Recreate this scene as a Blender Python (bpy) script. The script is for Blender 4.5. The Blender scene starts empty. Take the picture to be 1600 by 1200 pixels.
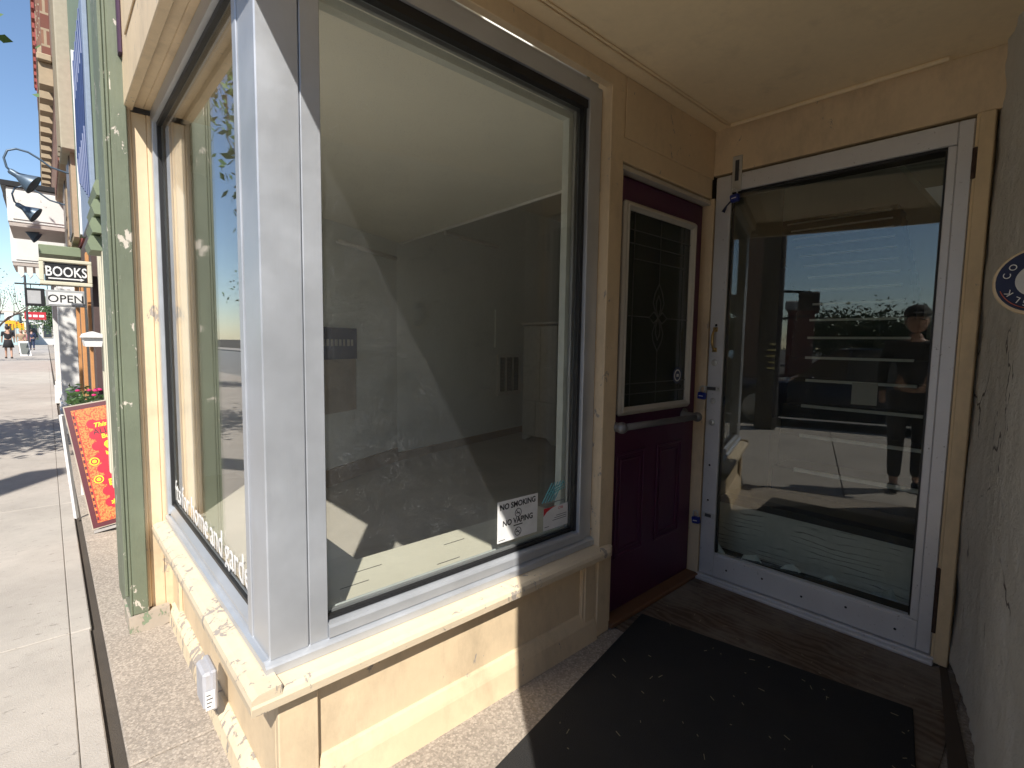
import bpy, bmesh, math, random
from mathutils import Vector, Matrix
random.seed(7)
sc = bpy.context.scene
R = math.radians
# ------------------------------------------------------------------ camera
cam_d = bpy.data.cameras.new('camera')
cam = bpy.data.objects.new('camera', cam_d); sc.collection.objects.link(cam)
sc.camera = cam
YAW, PITCH, ROLL, FPX = 0.742965528, -0.0818073037, 0.0151038506, 790.64
CAM = Vector((0, 0, 1.2))
_f = Vector((math.sin(YAW)*math.cos(PITCH), math.cos(YAW)*math.cos(PITCH), math.sin(PITCH)))
_r = Vector((math.cos(YAW), -math.sin(YAW), 0)); _u = _r.cross(_f)
_r2 = _r*math.cos(ROLL) + _u*math.sin(ROLL); _u2 = -_r*math.sin(ROLL) + _u*math.cos(ROLL)
_m = Matrix((( _r2.x, _u2.x, -_f.x, CAM.x), (_r2.y, _u2.y, -_f.y, CAM.y), (_r2.z, _u2.z, -_f.z, CAM.z), (0, 0, 0, 1)))
cam.matrix_world = _m
cam_d.sensor_fit = 'HORIZONTAL'; cam_d.sensor_width = 36.0; cam_d.lens = FPX/1600*36.0
cam_d.clip_start = 0.02; cam_d.clip_end = 1500
# ------------------------------------------------------------------ world, sun, exposure
SUN = Vector((-.206, -.289, .358)).normalized()
world = bpy.data.worlds.new('World'); sc.world = world; world.use_nodes = True
nt = world.node_tree; nt.nodes.clear()
sky = nt.nodes.new('ShaderNodeTexSky'); sky.sky_type = 'NISHITA'; sky.sun_disc = False
sky.sun_elevation = math.asin(SUN.z); sky.sun_rotation = math.atan2(SUN.x, SUN.y) % (2*math.pi)
sky.air_density = 1.0; sky.dust_density = 0.2; sky.ozone_density = 3.0
bg = nt.nodes.new('ShaderNodeBackground'); bg.inputs['Strength'].default_value = 0.06
wo = nt.nodes.new('ShaderNodeOutputWorld')
nt.links.new(sky.outputs[0], bg.inputs[0]); nt.links.new(bg.outputs[0], wo.inputs[0])
sl = bpy.data.lights.new('sun', 'SUN'); sl.energy = 2.5; sl.angle = R(0.53); sl.color = (1.0, 0.95, 0.88)
so = bpy.data.objects.new('sun', sl); sc.collection.objects.link(so)
so.rotation_euler = SUN.to_track_quat('Z', 'Y').to_euler()
sc.view_settings.view_transform = 'Standard'; sc.view_settings.look = 'None'
sc.view_settings.exposure = 1.54; sc.view_settings.gamma = 1.0
sc.view_settings.use_curve_mapping = False
sc.cycles.max_bounces = 12; sc.cycles.diffuse_bounces = 8; sc.cycles.glossy_bounces = 6
sc.cycles.transmission_bounces = 8; sc.cycles.transparent_max_bounces = 24
sc.cycles.caustics_reflective = True; sc.cycles.caustics_refractive = False
sc.cycles.sample_clamp_indirect = 6

# ------------------------------------------------------------------ materials
def new_mat(name):
    m = bpy.data.materials.new(name); m.use_nodes = True
    t = m.node_tree; b = t.nodes['Principled BSDF']
    return m, t, b
def N(t, kind, **kw):
    n = t.nodes.new(kind)
    for k, v in kw.items(): setattr(n, k, v)
    return n
def coords(t, scale=(1, 1, 1), rot=(0, 0, 0)):
    tc = N(t, 'ShaderNodeTexCoord'); mp = N(t, 'ShaderNodeMapping')
    mp.inputs['Scale'].default_value = scale; mp.inputs['Rotation'].default_value = rot
    t.links.new(tc.outputs['Object'], mp.inputs[0]); return mp.outputs[0]
def noise(t, vec, scale, detail=6, rough=.6, dist=0):
    n = N(t, 'ShaderNodeTexNoise'); n.inputs['Scale'].default_value = scale
    n.inputs['Detail'].default_value = detail; n.inputs['Roughness'].default_value = rough
    n.inputs['Distortion'].default_value = dist
    t.links.new(vec, n.inputs['Vector']); return n.outputs['Fac']
def ramp(t, fac, stops):
    r = N(t, 'ShaderNodeValToRGB'); e = r.color_ramp.elements
    while len(e) < len(stops): e.new(0.5)
    for i, (p, c) in enumerate(stops):
        e[i].position = p; e[i].color = (c[0], c[1], c[2], 1) if hasattr(c, '__len__') else (c, c, c, 1)
    t.links.new(fac, r.inputs[0]); return r.outputs[0]
def mixc(t, fac, a, b, mode='MIX'):
    n = N(t, 'ShaderNodeMix', data_type='RGBA', blend_type=mode)
    for s, v in ((n.inputs[0], fac), (n.inputs[6], a), (n.inputs[7], b)):
        if hasattr(v, 'is_output') or isinstance(v, bpy.types.NodeSocket): t.links.new(v, s)
        elif hasattr(v, '__len__'): s.default_value = (v[0], v[1], v[2], 1)
        else: s.default_value = v
    return n.outputs[2]
def bump(t, b, h, strength=.3, dist=.002):
    n = N(t, 'ShaderNodeBump'); n.inputs['Strength'].default_value = strength; n.inputs['Distance'].default_value = dist
    t.links.new(h, n.inputs['Height'])
    if b is not None: t.links.new(n.outputs[0], b.inputs['Normal'])
    return n
def paint(name, col, rough=.55, var=.12, grain=0.25, chips=0.0, under=(.33, .29, .25), gscale=(1, 1, .12), dirt=.0, dirtcol=(.18, .14, .10)):
    m, t, b = new_mat(name)
    v = coords(t); n1 = noise(t, v, 3.0, 5); n2 = noise(t, v, 38, 6, .65)
    c = mixc(t, ramp(t, n1, [(.3, 0), (.7, 1)]), [x*(1-var) for x in col], [min(1, x*(1+var*.5)) for x in col])
    c = mixc(t, ramp(t, n2, [(.35, .0), (.75, .35)]), c, [x*.82 for x in col])
    vg = coords(t, gscale); g = noise(t, vg, 90, 4, .6)
    h = mixc(t, .5, g, n2)
    if dirt > 0:
        nd = noise(t, coords(t, (1, 1, .45)), 5.5, 8, .7)
        c = mixc(t, ramp(t, nd, [(.62-dirt*.3, 0), (.8, dirt)]), c, dirtcol)
    if chips > 0:
        vc = coords(t, (1, 1, .55)); nc = noise(t, vc, 26, 7, .68, .6); nb = noise(t, v, 4.2, 3)
        s = N(t, 'ShaderNodeMath', operation='MULTIPLY_ADD'); s.inputs[1].default_value = .45
        t.links.new(nb, s.inputs[0]); t.links.new(nc, s.inputs[2])
        k = ramp(t, s.outputs[0], [(.94-chips, 0), (.955-chips, 1)])
        c = mixc(t, k, c, under)
        h = mixc(t, k, h, (.0, .0, .0))
    t.links.new(c, b.inputs['Base Color']); b.inputs['Roughness'].default_value = rough
    bump(t, b, h, grain, .0025)
    return m
def metal(name, col, rough=.38, metallic=.85, scratch=.15, spots=0.0, brush=(1, 1, .02)):
    m, t, b = new_mat(name)
    v = coords(t); n1 = noise(t, v, 6, 6, .65); vb = coords(t, brush); n2 = noise(t, vb, 220, 3, .5)
    c = mixc(t, ramp(t, n1, [(.3, 0), (.75, 1)]), [x*.86 for x in col], col)
    if spots > 0:
        ns = noise(t, v, 60, 4, .7); c = mixc(t, ramp(t, ns, [(.70-spots*.1, 0), (.74, .8)]), c, (.08, .06, .05))
    t.links.new(c, b.inputs['Base Color']); b.inputs['Metallic'].default_value = metallic
    rr = ramp(t, n1, [(.25, rough*.8), (.8, min(1, rough*1.35))]); t.links.new(rr, b.inputs['Roughness'])
    bump(t, b, n2, scratch, .0006)
    return m
def flat(name, col, rough=.6, metallic=0, var=.08, scale=20, bmp=.1):
    m, t, b = new_mat(name); v = coords(t); n1 = noise(t, v, scale, 5)
    c = mixc(t, ramp(t, n1, [(.3, 0), (.7, 1)]), [x*(1-var) for x in col], [min(1, x*(1+var)) for x in col])
    t.links.new(c, b.inputs['Base Color']); b.inputs['Roughness'].default_value = rough; b.inputs['Metallic'].default_value = metallic
    if bmp: bump(t, b, n1, bmp, .002)
    return m
def glass(name, tint=(.985, .992, .988), f0=.04, dust=0.0, speck=False, dustcol=(.75, .77, .8), streak=False):
    m = bpy.data.materials.new(name); m.use_nodes = True; t = m.node_tree; t.nodes.clear()
    out = N(t, 'ShaderNodeOutputMaterial'); tr = N(t, 'ShaderNodeBsdfTransparent'); gl = N(t, 'ShaderNodeBsdfGlossy')
    tr.inputs[0].default_value = (*tint, 1); gl.inputs['Roughness'].default_value = 0.0
    gl.inputs['Color'].default_value = (1, 1, 1, 1)
    lw = N(t, 'ShaderNodeLayerWeight'); lw.inputs[0].default_value = .5
    p = N(t, 'ShaderNodeMath', operation='POWER'); p.inputs[1].default_value = 5; t.links.new(lw.outputs['Facing'], p.inputs[0])
    ma = N(t, 'ShaderNodeMath', operation='MULTIPLY_ADD'); ma.inputs[1].default_value = 1-f0; ma.inputs[2].default_value = f0
    t.links.new(p.outputs[0], ma.inputs[0])
    mx = N(t, 'ShaderNodeMixShader'); t.links.new(ma.outputs[0], mx.inputs[0]); t.links.new(tr.outputs[0], mx.inputs[1]); t.links.new(gl.outputs[0], mx.inputs[2])
    last = mx.outputs[0]
    if dust > 0:
        df = N(t, 'ShaderNodeBsdfDiffuse'); df.inputs[0].default_value = (*dustcol, 1)
        v = coords(t)
        n1 = noise(t, v, 2.5, 6, .7); base = ramp(t, n1, [(.3, dust*.5), (.75, dust*1.5)])
        if streak:
            n3 = noise(t, coords(t, (1, 1, .06)), 45, 5, .7)
            base = mixc(t, ramp(t, n3, [(.5, 0), (.8, dust*3)]), base, (1, 1, 1))
        if speck:
            vo = N(t, 'ShaderNodeTexVoronoi'); vo.inputs['Scale'].default_value = 210; t.links.new(v, vo.inputs['Vector'])
            sp = ramp(t, vo.outputs['Distance'], [(.07, 1), (.15, 0)])
            wn = noise(t, v, 13, 5, .7); gate = ramp(t, wn, [(.42, 0), (.66, .9)])
            spm = mixc(t, 1.0, sp, gate, 'MULTIPLY')
            base = mixc(t, 1.0, base, spm, 'ADD')
        mx2 = N(t, 'ShaderNodeMixShader'); t.links.new(base, mx2.inputs[0]); t.links.new(last, mx2.inputs[1]); t.links.new(df.outputs[0], mx2.inputs[2])
        last = mx2.outputs[0]
    t.links.new(last, out.inputs[0]); return m
def concrete(name, col, grit=.5, stain=.3, rough=.9, scale=1.0, agg=0.0, pits=0.0):
    m, t, b = new_mat(name); v = coords(t)
    n1 = noise(t, v, 1.7*scale, 7, .7); n2 = noise(t, v, 170*scale, 4, .7); n3 = noise(t, v, 14*scale, 6, .7)
    c = mixc(t, ramp(t, n1, [(.3, 0), (.72, 1)]), [x*(1-stain) for x in col], col)
    c = mixc(t, ramp(t, n3, [(.45, 0), (.8, stain)]), c, [x*.6 for x in col])
    if agg > 0:
        vo = N(t, 'ShaderNodeTexVoronoi'); vo.inputs['Scale'].default_value = 150; t.links.new(v, vo.inputs['Vector'])
        wn_ = N(t, 'ShaderNodeTexWhiteNoise'); t.links.new(vo.outputs['Color'], wn_.inputs['Vector'])
        c = mixc(t, ramp(t, wn_.outputs['Value'], [(.45, 0), (.9, agg*1.3)]), c, [min(1, x*1.7) for x in col]); c = mixc(t, ramp(t, wn_.outputs['Value'], [(.0, agg*1.6), (.3, 0)]), c, [x*.35 for x in col])
        c = mixc(t, ramp(t, vo.outputs['Distance'], [(.25, 0), (.7, agg)]), c, [x*.45 for x in col])
    if pits > 0:
        np_ = noise(t, coords(t, (.35, 1, 1)), 60, 5, .75)
        c = mixc(t, ramp(t, np_, [(.61, 0), (.68, pits)]), c, [x*.35 for x in col])
    t.links.new(c, b.inputs['Base Color']); b.inputs['Roughness'].default_value = rough
    bump(t, b, n2, grit, .003)
    return m
def rgbtex(name, fn, rough=.5):
    m, t, b = new_mat(name); c = fn(t); t.links.new(c, b.inputs['Base Color']); b.inputs['Roughness'].default_value = rough; return m

CREAM = (.70, .55, .36)
M = {}
M['cream'] = paint('cream_paint', CREAM, .5, .09, .5, .045, dirt=.45)
M['cream_ceiling'] = paint('cream_ceiling_paint', (.84, .69, .46), .6, .07, .12, 0, dirt=.25)
M['cream_door'] = paint('cream_paint_worn', (.72, .56, .34), .55, .08, .3, .015, dirt=.45)
M['cream_sill'] = paint('cream_paint_peeling', (.66, .545, .385), .55, .08, .6, .115, gscale=(.3, .3, 1), dirt=.2)
M['cream_kick'] = paint('cream_paint_peeling_hard', (.74, .61, .42), .6, .1, .8, .19, dirt=.4)
M['green'] = paint('sage_green_paint', (.155, .178, .12), .55, .2, .7, .085, under=(.55, .5, .42), dirt=.25)
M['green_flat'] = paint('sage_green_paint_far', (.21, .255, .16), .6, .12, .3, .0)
M['bare_board'] = paint('weathered_board', (.42, .36, .29), .8, .2, .8, .15, under=(.20, .25, .16))
M['alu'] = metal('brushed_aluminium', (.56, .585, .62), .40, .55, .2)
M['alu_door'] = metal('worn_door_aluminium', (.70, .70, .71), .48, .4, .15, spots=.6)
M['rubber'] = flat('black_rubber', (.012, .012, .013), .5)
M['spacer'] = metal('pane_spacer', (.45, .46, .46), .4, .7)
M['innerframe'] = flat('inner_frame_paint', (.55, .58, .54), .5)
M['glass'] = glass('window_glass', dust=.008, speck=True)
M['glass_in'] = glass('window_glass_inner')
M['glass_door'] = glass('door_glass', (.9, .92, .88), f0=.055, dust=.012, streak=True)
M['glass_dark'] = glass('door_panel_glass', (.6, .63, .6), f0=.05, dust=.02)
M['maroon'] = paint('maroon_door_paint', (.075, .013, .05), .42, .12, .35, 0)
M['white_trim'] = paint('offwhite_trim', (.55, .52, .46), .5, .1, .2, .0, dirt=.3)
M['lead'] = flat('lead_came', (.10, .10, .095), .5, .5)
M['iron'] = metal('grey_iron_pipe', (.22, .22, .23), .5, .6)
M['brass'] = metal('brass', (.65, .47, .2), .3, .95)
M['steel'] = metal('zinc_steel', (.62, .63, .60), .4, .5, spots=.4)
M['blue'] = flat('blue_lock_body', (.012, .028, .22), .35)
M['blue_rub'] = flat('dark_blue_cap', (.01, .015, .06), .5)
M['rust'] = flat('rusted_hinge', (.06, .035, .025), .8, .3, .4, 60)
M['walk'] = concrete('sidewalk_concrete', (.47, .425, .37), .8, .26, pits=.8)
M['walk_gap'] = concrete('joint_dirt', (.08, .065, .05), .9)
M['agg'] = concrete('aggregate_concrete', (.42, .36, .295), .9, .32, agg=.26)
M['road'] = concrete('asphalt', (.27, .265, .25), .8, .2)
M['iwall'] = concrete('shop_wall_plaster', (.86, .89, .87), .25, .10, .8, .5)
M['iceil'] = flat('shop_ceiling_paint', (.84, .82, .72), .7, 0, .04, 2, .03)
M['ifloor'] = concrete('shop_floor', (.52, .47, .40), .4, .25)
M['tanbase'] = flat('tan_baseboard', (.36, .26, .18), .6)
M['plat'] = paint('platform_plywood', (.66, .61, .49), .6, .08, .4, 0, gscale=(.05, 1, 1))
M['white'] = flat('white_paint', (.75, .74, .72), .6)
M['offwhite'] = flat('cabinet_paint', (.62, .62, .60), .55)
M['darkgrey'] = flat('dark_grey', (.05, .05, .055), .6)
M['black'] = flat('black_paint', (.012, .012, .013), .5)
M['skin'] = flat('skin', (.45, .27, .19), .55, 0, .05)
M['hair'] = flat('dark_hair', (.03, .02, .015), .6)

# wood floor: plywood with swirling grain
def _ply(t):
    v = coords(t, (1, .35, 1)); w = N(t, 'ShaderNodeTexWave', wave_type='BANDS'); w.inputs['Scale'].default_value = 9
    w.inputs['Distortion'].default_value = 14; w.inputs['Detail'].default_value = 3; w.inputs['Detail Scale'].default_value = 1.3
    t.links.new(v, w.inputs['Vector']); c = ramp(t, w.outputs['Fac'], [(.1, (.085, .055, .035)), (.8, (.15, .105, .07))])
    n = noise(t, coords(t), 2.2, 6, .7)
    return mixc(t, ramp(t, n, [(.42, 0), (.62, .75)]), c, (.23, .20, .165))
M['ply'] = rgbtex('worn_plywood', _ply, .8)
def _carpet(t):
    v = coords(t); n = noise(t, v, 420, 3, .8); n2 = noise(t, v, 4, 5)
    c = ramp(t, n, [(.35, (.006, .006, .006)), (.7, (.034, .033, .032))])
    return mixc(t, ramp(t, n2, [(.4, 0), (.8, .35)]), c, (.05, .042, .035))
m, t, b = new_mat('ribbed_mat'); t.links.new(_carpet(t), b.inputs['Base Color']); b.inputs['Roughness'].default_value = .95
bump(t, b, noise(t, coords(t), 260, 3, .8), 1.0, .006); M['mat'] = m
def _stucco(t):
    v = coords(t); n = noise(t, v, 2.6, 7, .7); n2 = noise(t, coords(t, (1, 1, .3)), 9, 6, .7)
    c = mixc(t, ramp(t, n, [(.32, 0), (.68, 1)]), (.74, .71, .63), (.86, .84, .77))
    c = mixc(t, ramp(t, n2, [(.6, 0), (.72, .55)]), c, (.9, .88, .84))
    n3 = noise(t, v, 30, 6, .75); c = mixc(t, ramp(t, n3, [(.66, 0), (.72, .7)]), c, (.13, .10, .08))
    vo = N(t, 'ShaderNodeTexVoronoi', feature='DISTANCE_TO_EDGE'); vo.inputs['Scale'].default_value = 4.5
    vv = N(t, 'ShaderNodeMixRGB'); vv.inputs[0].default_value = .22
    nn = N(t, 'ShaderNodeTexNoise'); nn.inputs['Scale'].default_value = 7; nn.inputs['Detail'].default_value = 6
    t.links.new(coords(t, (1, 1, .55)), vv.inputs[1]); t.links.new(nn.outputs['Color'], vv.inputs[2]); t.links.new(vv.outputs[0], vo.inputs['Vector'])
    gate = ramp(t, noise(t, v, 3.3, 4), [(.52, 0), (.6, .9)])
    cr = mixc(t, 1.0, ramp(t, vo.outputs['Distance'], [(.006, 1), (.016, 0)]), gate, 'MULTIPLY')
    return mixc(t, cr, c, (.07, .055, .045))
m, t, b = new_mat('rough_parging'); t.links.new(_stucco(t), b.inputs['Base Color']); b.inputs['Roughness'].default_value = .85
bump(t, b, noise(t, coords(t), 17, 10, .75), 1.0, .03); M['stucco'] = m
def brick_mat(name, c1, c2, mortar, sx=4.3, sy=13):
    def fn(t):
        v = coords(t); br = N(t, 'ShaderNodeTexBrick')
        sep = N(t, 'ShaderNodeSeparateXYZ'); t.links.new(v, sep.inputs[0]); co = N(t, 'ShaderNodeCombineXYZ')
        ad = N(t, 'ShaderNodeMath', operation='ADD'); t.links.new(sep.outputs[0], ad.inputs[0]); t.links.new(sep.outputs[1], ad.inputs[1])
        t.links.new(ad.outputs[0], co.inputs[0]); t.links.new(sep.outputs[2], co.inputs[1]); t.links.new(co.outputs[0], br.inputs['Vector'])
        br.inputs['Color1'].default_value = (*c1, 1); br.inputs['Color2'].default_value = (*c2, 1); br.inputs['Mortar'].default_value = (*mortar, 1)
        br.inputs['Scale'].default_value = 1; br.inputs['Brick Width'].default_value = 1/sx; br.inputs['Row Height'].default_value = 1/sy
        br.inputs['Mortar Size'].default_value = .012; n = noise(t, v, 5, 5)
        return mixc(t, ramp(t, n, [(.4, 0), (.75, .4)]), br.outputs['Color'], (.12, .08, .06))
    return rgbtex(name, fn, .9)
M['brick'] = brick_mat('old_red_brick', (.17, .06, .045), (.26, .14, .09), (.36, .29, .2), 3, 6)
M['brick2'] = brick_mat('brown_brick', (.20, .075, .05), (.26, .11, .07), (.3, .25, .2))

# ------------------------------------------------------------------ mesh helpers
class MB:
    def __init__(s): s.bm = bmesh.new()
    def box(s, x0, x1, y0, y1, z0, z1, bev=0.0, seg=1):
        r = bmesh.ops.create_cube(s.bm, size=1.0)
        vs = r['verts']
        for v in vs:
            v.co = Vector((x0+(v.co.x+.5)*(x1-x0), y0+(v.co.y+.5)*(y1-y0), z0+(v.co.z+.5)*(z1-z0)))
        if bev > 0:
            es = {e for v in vs for e in v.link_edges}
            bmesh.ops.bevel(s.bm, geom=list(es), offset=bev, segments=seg, affect='EDGES', profile=.5)
        return s
    def prism(s, pts, axis, a, b):
        """polygon pts in the two other axes (in xyz order) extruded along axis from a to b"""
        def mk(p, w):
            q = list(p); q.insert('xyz'.index(axis), w); return s.bm.verts.new(q)
        A = [mk(p, a) for p in pts]; B = [mk(p, b) for p in pts]; n = len(pts)
        s.bm.faces.new(A); s.bm.faces.new(B[::-1])
        for i in range(n): s.bm.faces.new([A[i], B[i], B[(i+1) % n], A[(i+1) % n]])
        return s
    def hexa(s, P):
        v = [s.bm.verts.new(p) for p in P]
        for f in ((0, 3, 2, 1), (4, 5, 6, 7), (0, 1, 5, 4), (1, 2, 6, 5), (2, 3, 7, 6), (3, 0, 4, 7)): s.bm.faces.new([v[i] for i in f])
        return s
    def quad(s, P): s.bm.faces.new([s.bm.verts.new(p) for p in P]); return s
    def tube(s, pts, rad, n=8, cap=True):
        pts = [Vector(p) for p in pts]; rs = rad if hasattr(rad, '__len__') else [rad]*len(pts)
        rings = []; up = Vector((0, 0, 1)); prev = None
        for i, p in enumerate(pts):
            d = (pts[min(i+1, len(pts)-1)]-pts[max(i-1, 0)]).normalized()
            a = (prev - d*prev.dot(d)) if prev is not None else (up.cross(d) if abs(d.z) < .95 else Vector((1, 0, 0)).cross(d))
            a.normalize(); prev = a; b_ = d.cross(a)
            rings.append([s.bm.verts.new(p+(a*math.cos(2*math.pi*k/n)+b_*math.sin(2*math.pi*k/n))*rs[i]) for k in range(n)])
        for A, B in zip(rings, rings[1:]):
            for k in range(n): s.bm.faces.new([A[k], A[(k+1) % n], B[(k+1) % n], B[k]])
        if cap:
            s.bm.faces.new(rings[0][::-1]); s.bm.faces.new(rings[-1])
        return s
    def cyl(s, p0, p1, r0, r1=None, n=20): return s.tube([p0, p1], [r0, r1 if r1 is not None else r0], n)
    def lathe(s, prof, org, axis, n=24):
        """prof: (t, r) along axis from org"""
        org = Vector(org); ax = Vector(axis).normalized()
        a = (Vector((0, 0, 1)).cross(ax) if abs(ax.z) < .95 else Vector((1, 0, 0)).cross(ax)).normalized(); b_ = ax.cross(a)
        rings = [[s.bm.verts.new(org+ax*t_+(a*math.cos(2*math.pi*k/n)+b_*math.sin(2*math.pi*k/n))*max(r, 1e-4)) for k in range(n)] for t_, r in prof]
        for A, B in zip(rings, rings[1:]):
            for k in range(n): s.bm.faces.new([A[k], A[(k+1) % n], B[(k+1) % n], B[k]])
        s.bm.faces.new(rings[0][::-1]); s.bm.faces.new(rings[-1]); return s
    def ball(s, c, r, sc_=(1, 1, 1), u=14, v=10):
        q = bmesh.ops.create_uvsphere(s.bm, u_segments=u, v_segments=v, radius=r)
        for w in q['verts']: w.co = Vector((w.co.x*sc_[0], w.co.y*sc_[1], w.co.z*sc_[2]))+Vector(c)
        return s
    def rot(s, about, axis, ang):
        bmesh.ops.rotate(s.bm, verts=s.bm.verts, cent=Vector(about), matrix=Matrix.Rotation(ang, 3, axis)); return s
    def obj(s, name, mat, parent=None, smooth=False):
        bmesh.ops.recalc_face_normals(s.bm, faces=s.bm.faces)
        me = bpy.data.meshes.new(name); s.bm.to_mesh(me); s.bm.free()
        if mat is not None:
            for mm in (mat if isinstance(mat, list) else [mat]): me.materials.append(mm)
        if smooth:
            for p in me.polygons: p.use_smooth = True
        o = bpy.data.objects.new(name, me); sc.collection.objects.link(o)
        if parent is not None: attach(o, parent)
        return o
WP = {}
def wpos(o): return WP.get(o.name, Matrix.Identity(4))
def attach(o, parent):
    o.parent = parent; o.matrix_parent_inverse = wpos(parent).inverted()
def thing(name, label, cat, loc=(0, 0, 0), group=None):
    o = bpy.data.objects.new(name, None); sc.collection.objects.link(o); o.location = loc; o.empty_display_size = .1
    WP[o.name] = Matrix.Translation(Vector(loc))
    o['label'] = label; o['category'] = cat
    if group: o['group'] = group
    return o
def tag(o, label, cat, group=None):
    o['label'] = label; o['category'] = cat
    if group: o['group'] = group
    return o
def struct(o, label, kind='structure'):
    o['kind'] = kind; o['label'] = label; return o
def B(name, mat, parent, *a, bev=0.0): return MB().box(*a, bev=bev).obj(name, mat, parent)
def copy_tree(o, loc=None, rot=None, label=None):
    r = o.copy(); sc.collection.objects.link(r)
    if loc is not None: r.location = loc
    if rot is not None: r.rotation_euler = rot
    if label: r['label'] = label
    for ch in o.children:
        c = ch.copy(); sc.collection.objects.link(c); c.parent = r; c.matrix_parent_inverse = ch.matrix_parent_inverse.copy()
        for g in ch.children:
            d = g.copy(); sc.collection.objects.link(d); d.parent = c; d.matrix_parent_inverse = g.matrix_parent_inverse.copy()
    return r
def text(name, body, size, mat, parent, origin, xdir, ydir, depth=.0006, sx=1.0, align='LEFT', bold=0.0, shear=0.0, spacing=1.0):
    cu = bpy.data.curves.new(name, 'FONT'); cu.body = body; cu.size = size; cu.extrude = depth; cu.align_x = align
    cu.offset = bold; cu.shear = shear; cu.resolution_u = 3; cu.space_character = spacing
    o = bpy.data.objects.new(name+'_tmp', cu); sc.collection.objects.link(o)
    dg = bpy.context.evaluated_depsgraph_get(); me = bpy.data.meshes.new_from_object(o.evaluated_get(dg))
    bpy.data.objects.remove(o); bpy.data.curves.remove(cu)
    X = Vector(xdir).normalized(); Y = Vector(ydir).normalized(); Z = X.cross(Y)
    mt = Matrix(((X.x*sx, Y.x, Z.x, origin[0]), (X.y*sx, Y.y, Z.y, origin[1]), (X.z*sx, Y.z, Z.z, origin[2]), (0, 0, 0, 1)))
    me.transform(mt); me.name = name; me.materials.clear(); me.materials.append(mat)
    ob = bpy.data.objects.new(name, me); sc.collection.objects.link(ob)
    if parent is not None: attach(ob, parent)
    return ob

# ------------------------------------------------------------------ ground
ZS = -.06
g = MB().box(-300, 300, -300, 600, -.9, -.30).obj('ground', M['walk_gap']); struct(g, 'dirt base below the street')
rd = MB().box(-14, -4.0, -200, 300, -.296, -.19).obj('road', M['road']); struct(rd, 'dark asphalt street')
kb = MB().box(-4.0, -3.8, -200, 300, -.29, ZS-.004, bev=.01).obj('kerb', M['walk']); struct(kb, 'concrete kerb beside the street')
sw = MB().box(-3.8, .36, -60, 300, -.29, ZS-.022).obj('sidewalk', M['walk_gap']); struct(sw, 'pale concrete sidewalk with slab joints')
ys = [-10, -7.4, -4.8, -2.2, .45, 2.77, 5.02, 7.3, 9.6, 11.9, 14.2, 16.5, 18.8, 21.1, 23.4, 25.7, 28]
for a, b_ in zip(ys, ys[1:]):
    for xa, xb in ((-3.795, -1.9), (-1.9, .0195)):
        MB().box(xa+.003, xb-.001, a+.005, b_-.005, ZS-.021, ZS+random.uniform(-.0015, .0015), bev=.003).obj('slab', M['walk'], sw)
    MB().box(.0202, .086+random.uniform(-.003, .003), a+.004, b_-.004, ZS-.021, ZS-.001, bev=.004).obj('edge_strip', M['walk'], sw)
MB().box(-3.795, .088, 28, 300, ZS-.021, ZS).obj('slab', M['walk'], sw)
MB().box(-3.795, .088, -60, -10, ZS-.021, ZS).obj('slab', M['walk'], sw)
ya = [-6, -2.2, 1.27, 1.775, 4.0, 6.6, 9.5, 13, 20, 40, 120]
for a, b_ in zip(ya, ya[1:]):
    MB().box(.124, .60, a+.004, b_-.004, ZS-.021, ZS-.001, bev=.004).obj('aggregate_slab', M['agg'], sw)
rf = MB().box(.34, 2.6, -.5, 1.27, -.28, 0.0, bev=.004).obj('recess_floor', M['agg']); struct(rf, 'speckled concrete floor of the entry recess')
MB().box(1.72, 2.41, .16, 1.224, .0005, .008, bev=.002).obj('plywood_sheet', M['ply'], rf)
MB().prism([(1.80, .085), (2.43, .215), (2.43, .237), (1.80, .135)], 'z', .001, .010).obj('board', flat('dark_board', (.07, .05, .035), .9), rf)
# far road and far sidewalk
fs = MB().box(-17.2, -14, -200, 300, -.29, -.07, bev=.01).obj('far_sidewalk', M['walk']); struct(fs, 'sidewalk on the far side of the street')

# ------------------------------------------------------------------ shop front (the building itself)
shop = thing('corner_shopfront', 'cream painted shopfront with corner display window and recessed doors', 'building', (.4, 1.3, 0))
XF, YB, YL = .365, 1.25, 2.64     # facade plane, return plane, left jamb plane
ZH = 2.165
# --- display window (part) with sub-parts
bulk = MB()                                                      # bulkhead core
bulk.box(.385, 1.62, 1.245, 1.36, -.06, .345); bulk.box(.385, .47, 1.36, YL, -.09, .345)
bulk = bulk.obj('bulkhead', M['cream'], shop)
# return bulkhead panel frame
B('panel_frame', M['cream'], bulk, .372, .47, 1.222, 1.2449, -.055, .345, bev=.003)
B('panel_frame', M['cream'], bulk, 1.535, 1.60, 1.222, 1.2449, .06, .345, bev=.003)
MB().prism([(1.205, 0.0), (1.2449, 0.0), (1.2449, .105), (1.232, .098), (1.222, .085), (1.218, .075)], 'x', .372, 1.60).obj('base_board', M['cream'], bulk)
MB().prism([(1.222, .085), (1.2449, .105), (1.2449, .117), (1.236, .112)], 'x', .475, 1.53).obj('panel_moulding', M['cream'], bulk)
B('panel_moulding', M['cream'], bulk, 1.525, 1.534, 1.228, 1.2449, .10, .345, bev=.002)
B('panel_moulding', M['rubber'], bulk, .4705, .474, 1.238, 1.2449, 0, .345)
B('panel_frame', M['cream'], bulk, .372, .3845, 1.2455, 1.34, -.055, .345, bev=.002)
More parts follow.
